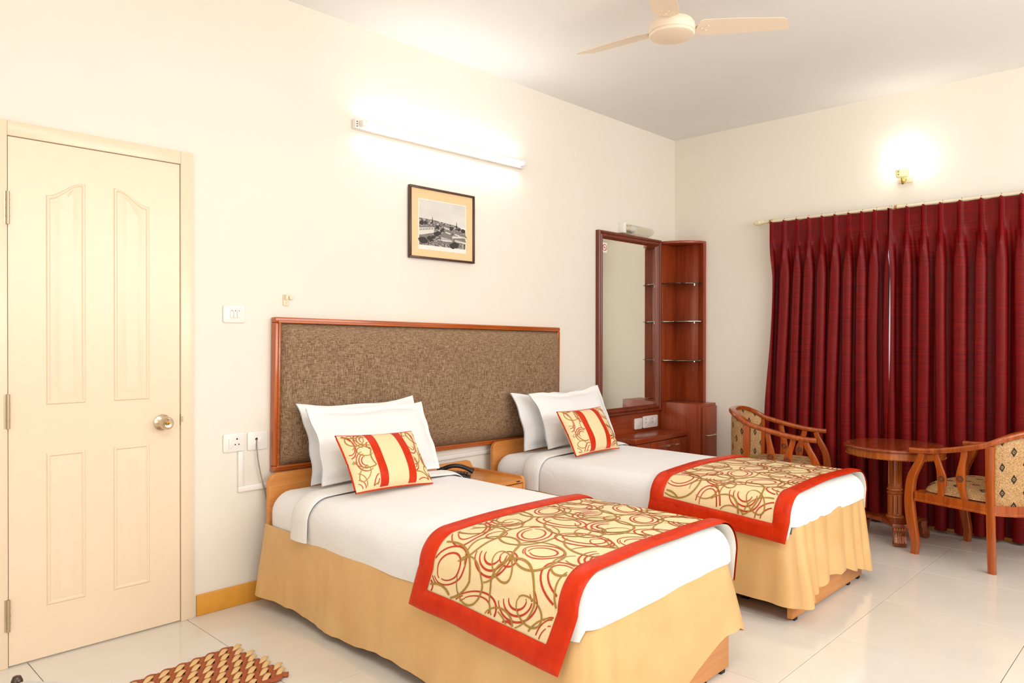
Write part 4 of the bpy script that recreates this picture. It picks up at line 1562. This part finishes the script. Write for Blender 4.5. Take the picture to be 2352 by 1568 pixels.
# ------------------------------------------------------------------ ceiling fan
def build_fan():
    zb = 2.74
    cx, cy = 3.0437, 1.8797
    t = thing('ceiling_fan', (cx, cy, ZC), 'cream three-bladed ceiling fan hanging from the ceiling', 'ceiling fan')
    obj('canopy', MB().lathe([(0.02, 2.90), (0.05, 2.925), (0.06, ZC - 0.0005)], (cx, cy, 0), 'z', 24), 'fan_paint', t)
    obj('downrod', MB().lathe([(0.012, 2.80), (0.012, 2.905)], (cx, cy, 0), 'z', 14), 'fan_paint', t)
    obj('motor_body', MB().lathe([(0.03, 2.79), (0.06, 2.785), (0.098, 2.775), (0.107, 2.762), (0.109, 2.742), (0.107, 2.724), (0.104, 2.7225)], (cx, cy, 0), 'z', 44), 'fan_paint', t, angle=40)
    obj('motor_cap', MB().lathe([(0.105, 2.7222), (0.107, 2.715), (0.103, 2.709), (0.098, 2.707), (0.088, 2.7045), (0.045, 2.697), (0.0, 2.696)], (cx, cy, 0), 'z', 44), 'fan_paint', t, angle=30)
    Rb = 0.62
    for k in range(3):
        a = R(-38) + k * 2 * pi / 3
        d = Vector((math.cos(a), math.sin(a), 0.11))
        n = Vector((-math.sin(a), math.cos(a), 0))
        pitch_ = R(-11)
        n2 = n * math.cos(pitch_) + Vector((0, 0, 1)) * math.sin(pitch_)
        n3 = d.cross(n2)
        o0 = Vector((cx, cy, zb))
        out = [(0.125, -0.054), (0.14, -0.062), (0.3, -0.060), (0.545, -0.047), (0.565, -0.036), (Rb - 0.002, 0.04), (Rb - 0.01, 0.052), (0.3, 0.066), (0.17, 0.064), (0.14, 0.052), (0.122, 0.02)]
        mb = MB()
        mb.prism(out, lambda p, q, s_: o0 + d * p + n2 * q + n3 * (s_ + 0.004 * (q / 0.06) ** 2), -0.0012, 0.0012)
        bl = obj('blade', mb, 'fan_paint', t)
        mb = MB()
        mb.prism([(0.085, -0.012), (0.13, -0.014), (0.19, -0.03), (0.2, -0.02), (0.2, 0.02), (0.19, 0.03), (0.13, 0.014), (0.085, 0.012)],
                 lambda p, q, s_: o0 + d * p + n2 * q * 1.0 + n3 * s_, -0.0052 if n3.z > 0 else 0.0016, -0.0016 if n3.z > 0 else 0.0052)
        # bracket sits on the upper face of the blade
        mb2 = MB()
        sg = 1 if n3.z > 0 else -1
        mb2.prism([(0.085, -0.012), (0.13, -0.014), (0.19, -0.03), (0.2, -0.02), (0.2, 0.02), (0.19, 0.03), (0.13, 0.014), (0.085, 0.012)],
                  lambda p, q, s_: o0 + d * p + n2 * q + n3 * s_ * sg, 0.0062, 0.0095)
        obj('blade_bracket', mb2, 'fan_paint', bl)
        for p, q in ((0.175, 0.016), (0.175, -0.016), (0.15, 0.0)):
            c = o0 + d * p + n2 * q - n3 * sg * 0.0015
            m3 = MB()
            vs = []
            for i in range(10):
                an = 2 * pi * i / 10
                vs.append(c + d * 0.0045 * math.cos(an) + n2 * 0.0045 * math.sin(an))
            for i in range(10):
                an = 2 * pi * i / 10
                vs.append(c + d * 0.003 * math.cos(an) + n2 * 0.003 * math.sin(an) - n3 * sg * 0.0025)
            m3.add(vs, [[i, (i + 1) % 10, 10 + (i + 1) % 10, 10 + i] for i in range(10)] + [[10 + i for i in range(10)]])
            obj('rivet', m3, 'fan_paint', bl)


build_fan()


# ------------------------------------------------------------------ round table
def build_table():
    cx, cy = 5.045, 1.48
    zt = 0.60
    Rt = 0.30
    t = thing('round_table', (cx, cy, 0), 'round polished red-brown pedestal table between two armchairs', 'table')
    obj('table_top', MB().lathe([(0.0, zt - 0.022), (Rt - 0.012, zt - 0.022), (Rt - 0.002, zt - 0.017), (Rt, zt - 0.010), (Rt - 0.004, zt - 0.004), (Rt - 0.016, zt - 0.001), (Rt - 0.03, zt), (0.0, zt)],
                               (cx, cy, 0), 'z', 72), 'table_wood', t, angle=60)
    ap = obj('apron', MB().lathe([(0.25, zt - 0.0225), (Rt - 0.018, zt - 0.0225), (Rt - 0.018, zt - 0.06), (Rt - 0.024, zt - 0.066), (0.25, zt - 0.066)], (cx, cy, 0), 'z', 72), 'column_wood', t, angle=40)
    mb = MB()
    nb = 90
    for k in range(nb):
        a = 2 * pi * k / nb
        r = Rt - 0.0185
        p = Vector((cx + r * math.cos(a), cy + r * math.sin(a), zt - 0.064))
        mb.add([p + Vector(v) * 0.0042 for v in ((1, 0, 0), (-1, 0, 0), (0, 1, 0), (0, -1, 0), (0, 0, 1), (0, 0, -1))],
               [(0, 2, 4), (2, 1, 4), (1, 3, 4), (3, 0, 4), (2, 0, 5), (1, 2, 5), (3, 1, 5), (0, 3, 5)])
    b = obj('beading', mb, 'column_wood', ap)
    b['kind'] = 'stuff'

    # fluted column
    def col(z0, z1, r, nf, dep, name):
        mb = MB()
        nz_ = 14
        def fn(u, v):
            a = 2 * pi * u
            e = min(v, 1 - v)
            fl = dep * smooth01((e - 0.04) / 0.04) * (1 if (u * nf) % 1 < 0.22 else 0)
            rr = r - fl
            return (cx + rr * math.cos(a), cy + rr * math.sin(a), lerp(z0, z1, v))
        mb.grid(fn, nf * 9, nz_ * 2, closed=True)
        return obj(name, mb, 'column_wood', t, angle=25)
    col(0.335, zt - 0.04, 0.040, 8, 0.008, 'fluted_column')
    col(0.155, 0.285, 0.042, 10, 0.008, 'fluted_drum')
    obj('turned_rings', MB().lathe([(0.036, 0.284), (0.045, 0.288), (0.047, 0.297), (0.04, 0.303), (0.038, 0.306), (0.046, 0.31), (0.047, 0.319), (0.04, 0.325), (0.043, 0.33), (0.043, 0.336), (0.03, 0.337)],
                                  (cx, cy, 0), 'z', 32), 'column_wood', t, angle=60)
    obj('base_ring', MB().lathe([(0.03, 0.136), (0.052, 0.137), (0.054, 0.146), (0.046, 0.154), (0.03, 0.156)], (cx, cy, 0), 'z', 32), 'column_wood', t, angle=60)
    # three-pointed base board with scroll feet
    pts = []
    base_a = math.atan2(-cy, -cx) + R(8)      # one foot towards the room
    for k in range(3):
        a = base_a + k * 2 * pi / 3
        for da, r in ((-0.20, 0.205), (0.20, 0.205), (0.55, 0.125), (1.047, 0.092), (1.54, 0.125)):
            pts.append((cx + r * math.cos(a + da), cy + r * math.sin(a + da)))
    mb = MB()
    mb.prism(pts, lambda a, b_, s: (a, b_, s), 0.112, 0.136)
    obj('base_board', mb, 'table_wood', t, bevel=0.004)
    for k in range(3):
        a = base_a + k * 2 * pi / 3
        d = Vector((math.cos(a), math.sin(a), 0))
        n = Vector((-d.y, d.x, 0))
        o0 = Vector((cx, cy, 0))
        prof = [(0.165, 0.112), (0.20, 0.1115), (0.212, 0.10), (0.205, 0.085), (0.207, 0.065), (0.218, 0.045), (0.226, 0.028), (0.222, 0.01), (0.208, 0.0), (0.19, 0.0), (0.178, 0.012), (0.174, 0.035), (0.17, 0.06), (0.160, 0.09)]
        mb = MB()
        mb.prism(prof, lambda p, q, s: o0 + d * p + n * s + Vector((0, 0, q)), -0.036, 0.036)
        lg = obj('scroll_foot', mb, 'table_wood', t, bevel=0.003)
        for q in range(5):
            s = -0.028 + q * 0.014
            path = [o0 + d * (p + 0.0015) + n * s + Vector((0, 0, zz)) for p, zz in prof[1:8]]
            obj('carved_rib', MB().tube(path, 0.0042, 6), 'column_wood', lg, angle=60)
        for sg in (-1, 1):
            ring = [o0 + d * (0.198 + 0.012 * math.cos(2 * pi * i / 14)) + n * sg * 0.0365 + Vector((0, 0, 0.024 + 0.012 * math.sin(2 * pi * i / 14))) for i in range(14)]
            obj('scroll_ring', MB().tube(ring, 0.0025, 6, closed=True), 'table_wood', lg)


build_table()


# ------------------------------------------------------------------ armchairs
def build_chair(loc, rotz, label):
    t = thing('armchair', loc, label, 'armchair', None, rotz)
    OFF[t.name] = Vector((0, 0, 0))
    K = dict(parent=t, world_co=False)
    hw = 0.275
    # U-shaped plan path: front left -> back -> front right
    def upath(n, yfront, back, wid):
        pts = []
        for i in range(n + 1):
            s = i / n * 2 - 1
            if abs(s) < 0.56:
                a = s / 0.56 * pi / 2
                x = wid * math.sin(a)
                y = -0.185 - back * math.cos(a)
            else:
                k = (abs(s) - 0.56) / 0.44
                x = math.copysign(wid, s) * (1.0 + 0.02 * k)
                y = -0.185 + k * (yfront + 0.185)
            pts.append((x, y, s))
        return pts
    # top rail: low at the arm fronts, high at the back
    def rail_z(s):
        return 0.612 + 0.155 * (1 - smooth01((abs(s) - 0.12) / 0.88)) ** 1.0
    path = [(x, y, rail_z(s)) for x, y, s in upath(60, 0.235, 0.165, hw)]
    sect = rrect(-0.024, 0.024, -0.016, 0.016, 0.011, 4)
    obj('top_rail', MB().sweep(path, sect), 'chair_wood', angle=50, **K)
    # seat rail
    path = [(x, y, 0.345) for x, y, s in upath(50, 0.205, 0.165, hw)]
    obj('seat_rail', MB().sweep(path, [(-0.015, -0.027), (0.018, -0.027), (0.018, -0.017), (0.015, -0.014), (0.015, 0.027), (-0.015, 0.027)]), 'chair_wood', angle=40, **K)
    obj('front_rail', B(-hw, hw, 0.195, 0.222, 0.318, 0.372), 'chair_wood', bevel=0.003, **K)
    # seat
    def seat(u, v):
        r = v
        a = 2 * pi * u
        ca, sa = math.cos(a), math.sin(a)
        e = 0.42
        x = 0.262 * math.copysign(abs(ca) ** e, ca) * r
        y = 0.225 * math.copysign(abs(sa) ** e, sa) * r - 0.015
        z = 0.378 + 0.068 * (1 - r ** 5) ** 0.6
        return x, y, z
    mb = MB()
    mb.grid(lambda u, v: seat(u, v), 64, 16, closed=False, uvfn=lambda u, v: (seat(u, v)[0] + 0.5, seat(u, v)[1] + 0.5))
    obj('seat_cushion', mb, 'chair_fabric', angle=80, **K)
    # front legs, gently curved, up to the arms
    for sg in (-1, 1):
        pts = []
        for i in range(19):
            z = 0.602 * i / 18
            k = z / 0.602
            y = 0.198 + 0.046 * math.sin(pi * min(1, max(0, (k - 0.12) / 0.86))) ** 1.0 - 0.022 * math.sin(pi * k) * 0 + 0.018 * (1 - k) ** 3 - 0.03 * smooth01((k - 0.72) / 0.28) + 0.02
            pts.append((sg * hw, y - 0.02, z))
        obj('front_leg', MB().sweep(pts, rrect(-0.019, 0.019, -0.026, 0.026, 0.006, 3), upv=(0, 1, 0),
                                    scale=lambda s: (0.8 + 0.25 * s, 0.72 + 0.45 * math.sin(pi * min(1, s * 1.1)) * 0.8)), 'chair_wood', angle=50, **K)
        pts = [(sg * (hw + 0.002), -0.205 - 0.012 * (1 - i / 12) ** 2, 0.688 * i / 12) for i in range(13)]
        obj('rear_leg', MB().sweep(pts, rrect(-0.016, 0.016, -0.021, 0.021, 0.005, 3), upv=(0, 1, 0), scale=lambda s: 0.85 + 0.2 * s), 'chair_wood', angle=50, **K)
        # splats bowed towards each other, each with a turned rosette
        for q, (yb, yt, bow) in enumerate(((0.063, 0.092, -0.022), (-0.076, -0.068, 0.026))):
            pts = []
            zb_, zt_ = 0.345, 0.628 if q == 0 else 0.668
            for i in range(17):
                k = i / 16
                y = lerp(yb, yt, k) + bow * math.sin(pi * min(1.0, k * 1.12)) ** 1.5 * 0.9
                pts.append((sg * (hw + 0.001), y, lerp(zb_, zt_, k)))
            sp = obj('splat', MB().sweep(pts, rrect(-0.007, 0.007, -0.024, 0.024, 0.003, 2), upv=(0, 1, 0),
                                         scale=lambda s: (1.0, 0.74 + 0.36 * math.exp(-((s - 0.44) / 0.16) ** 2))), 'chair_wood', angle=50, **K)
            pm = pts[7]
            for rr in (0.0165, 0.0085):
                ring = [(pm[0] + sg * 0.0072, pm[1] + rr * math.cos(2 * pi * i / 18), pm[2] + rr * math.sin(2 * pi * i / 18)) for i in range(18)]
                obj('rosette_ring', MB().tube(ring, 0.0024, 6, closed=True), 'bench_wood', sp, world_co=False)
                ring = [(pm[0] - sg * 0.0072, p[1], p[2]) for p in ring]
                obj('rosette_ring', MB().tube(ring, 0.0024, 6, closed=True), 'bench_wood', sp, world_co=False)
    # upholstered curved back between the rear legs
    def back(u, v, off):
        s = lerp(-0.505, 0.505, u)
        a = s / 0.56 * pi / 2
        z = lerp(0.372, rail_z(s) - 0.014, v)
        e = min(u, 1 - u, 0.12) / 0.12 * min(v, 1 - v, 0.15) / 0.15
        r = off * (0.35 + 0.65 * max(0, e) ** 0.4)
        return ((hw - 0.004 + r) * math.sin(a), -0.185 - (0.161 + r) * math.cos(a), z)
    mb = MB()
    mb.grid(lambda u, v: back(u, v, 0.012), 44, 14, uvfn=lambda u, v: (u * 0.62, v * 0.36))
    mb.grid(lambda u, v: back(u, v, -0.022), 44, 14, uvfn=lambda u, v: (u * 0.56, v * 0.36), flip=True)
    obj('padded_back', mb, 'chair_fabric', angle=80, **K)
    return t


build_chair((4.973, 1.005, 0), R(-16.5), 'wooden armchair with diamond-patterned seat in front of the curtain, farther from the corner shelf')
build_chair((4.98, 2.164, 0), R(180 + 15), 'wooden armchair with diamond-patterned seat between the far bed and the curtain, nearer the corner shelf')


# ------------------------------------------------------------------ door mat
def build_mat():
    ang = R(6.6)
    corner = Vector((1.377, 2.892, 0))
    t = thing('door_mat', corner, 'woven brown and beige rope door mat lying on the tiles before the door', 'door mat', None, ang)
    OFF[t.name] = Vector((0, 0, 0))
    Lx, Ly = 0.60, 0.37
    nx, ny = 10, 8
    px, py = Lx / nx, Ly / ny
    # brown ground ropes running along the mat, wavy
    for j in range(ny + 1):
        y = -Ly + j * py
        pts = []
        for i in range(nx * 8 + 1):
            x = -Lx + (Lx - 0.022) * i / (nx * 8)
            pts.append((x, y + 0.009 * math.sin(2 * pi * (x / px + 0.5 * j)), 0.008 + 0.002 * math.cos(2 * pi * (x / px + 0.5 * j))))
        obj('ground_rope', MB().sweep(pts, [(0.0165 * math.cos(2 * pi * i / 8), 0.0065 * math.sin(2 * pi * i / 8)) for i in range(8)]), 'mat_brown', t, world_co=False, angle=60)
    data = None
    dark = None
    for j in range(ny):
        for i in range(nx):
            x = -Lx + (i + 0.5 + (0.25 if j % 2 else -0.1)) * px
            y = -Ly + (j + 0.5) * py
            if data is None:
                pts = []
                for k in range(11):
                    s = k / 10
                    pts.append((lerp(-0.030, 0.030, s), lerp(-0.016, 0.017, smooth01(s)), 0.0105 + 0.0062 * math.sin(pi * s)))
                o = obj('beige_strand', MB().sweep(pts, [(0.0105 * math.cos(2 * pi * q / 8), 0.0055 * math.sin(2 * pi * q / 8)) for q in range(8)],
                                                   scale=lambda s: 0.45 + 0.6 * math.sin(pi * min(1, max(0, s))) ** 0.6), 'mat_beige', t, world_co=False, angle=70)
                data = o.data
            else:
                o = bpy.data.objects.new('beige_strand', data)
                C.objects.link(o)
                o.parent = t
            o.location = (x, y, 0)
    # diagonal brown strands between the beige ones
    data = None
    for j in range(ny):
        for i in range(nx):
            x = -Lx + (i + 1.0 + (0.25 if j % 2 else -0.1)) * px
            y = -Ly + (j + 0.5) * py
            if x > -0.012:
                continue
            if data is None:
                pts = []
                for k in range(9):
                    s = k / 8
                    pts.append((lerp(-0.022, 0.022, s), lerp(-0.026, 0.026, s), 0.0098 + 0.0055 * math.sin(pi * s)))
                o = obj('brown_strand', MB().sweep(pts, [(0.0085 * math.cos(2 * pi * q / 8), 0.005 * math.sin(2 * pi * q / 8)) for q in range(8)]), 'mat_brown', t, world_co=False, angle=70)
                data = o.data
            else:
                o = bpy.data.objects.new('brown_strand', data)
                C.objects.link(o)
                o.parent = t
            o.location = (x, y, 0)


build_mat()


# ------------------------------------------------------------------ luggage bench, only its corner post reaches into view
def build_bench():
    cx, cy, z = 0.418, 1.972, 0.5
    L, W = 0.55, 0.4
    t = thing('luggage_bench', (cx, cy, 0), 'low dark wood luggage bench with pale grey pad and rounded corner posts', 'bench', None, R(-50))
    OFF[t.name] = Vector((0, 0, 0))
    # local x runs along the bench, local -y across it
    for a, b in ((0, 0), (L, 0), (0, -W), (L, -W)):
        obj('corner_post', MB().lathe([(0.011, 0), (0.013, 0.02), (0.013, z - 0.03), (0.012, z - 0.012), (0.008, z - 0.002), (0.0, z)], (a, b, 0), 'z', 16), 'bench_wood', t, world_co=False, angle=60)
    obj('bench_pad', B(0.016, L - 0.016, -W + 0.012, -0.004, z - 0.075, z - 0.004), 'bench_cloth', t, world_co=False, bevel=0.015, seg=3)
    for b in (-0.008, -W - 0.008):
        obj('long_rail', B(0.012, L - 0.012, b, b + 0.016, z - 0.13, z - 0.08), 'bench_wood', t, world_co=False, bevel=0.003)
    for a in (-0.008, L - 0.008):
        obj('end_rail', B(a, a + 0.016, -W + 0.012, -0.012, z - 0.13, z - 0.08), 'bench_wood', t, world_co=False, bevel=0.003)


build_bench()
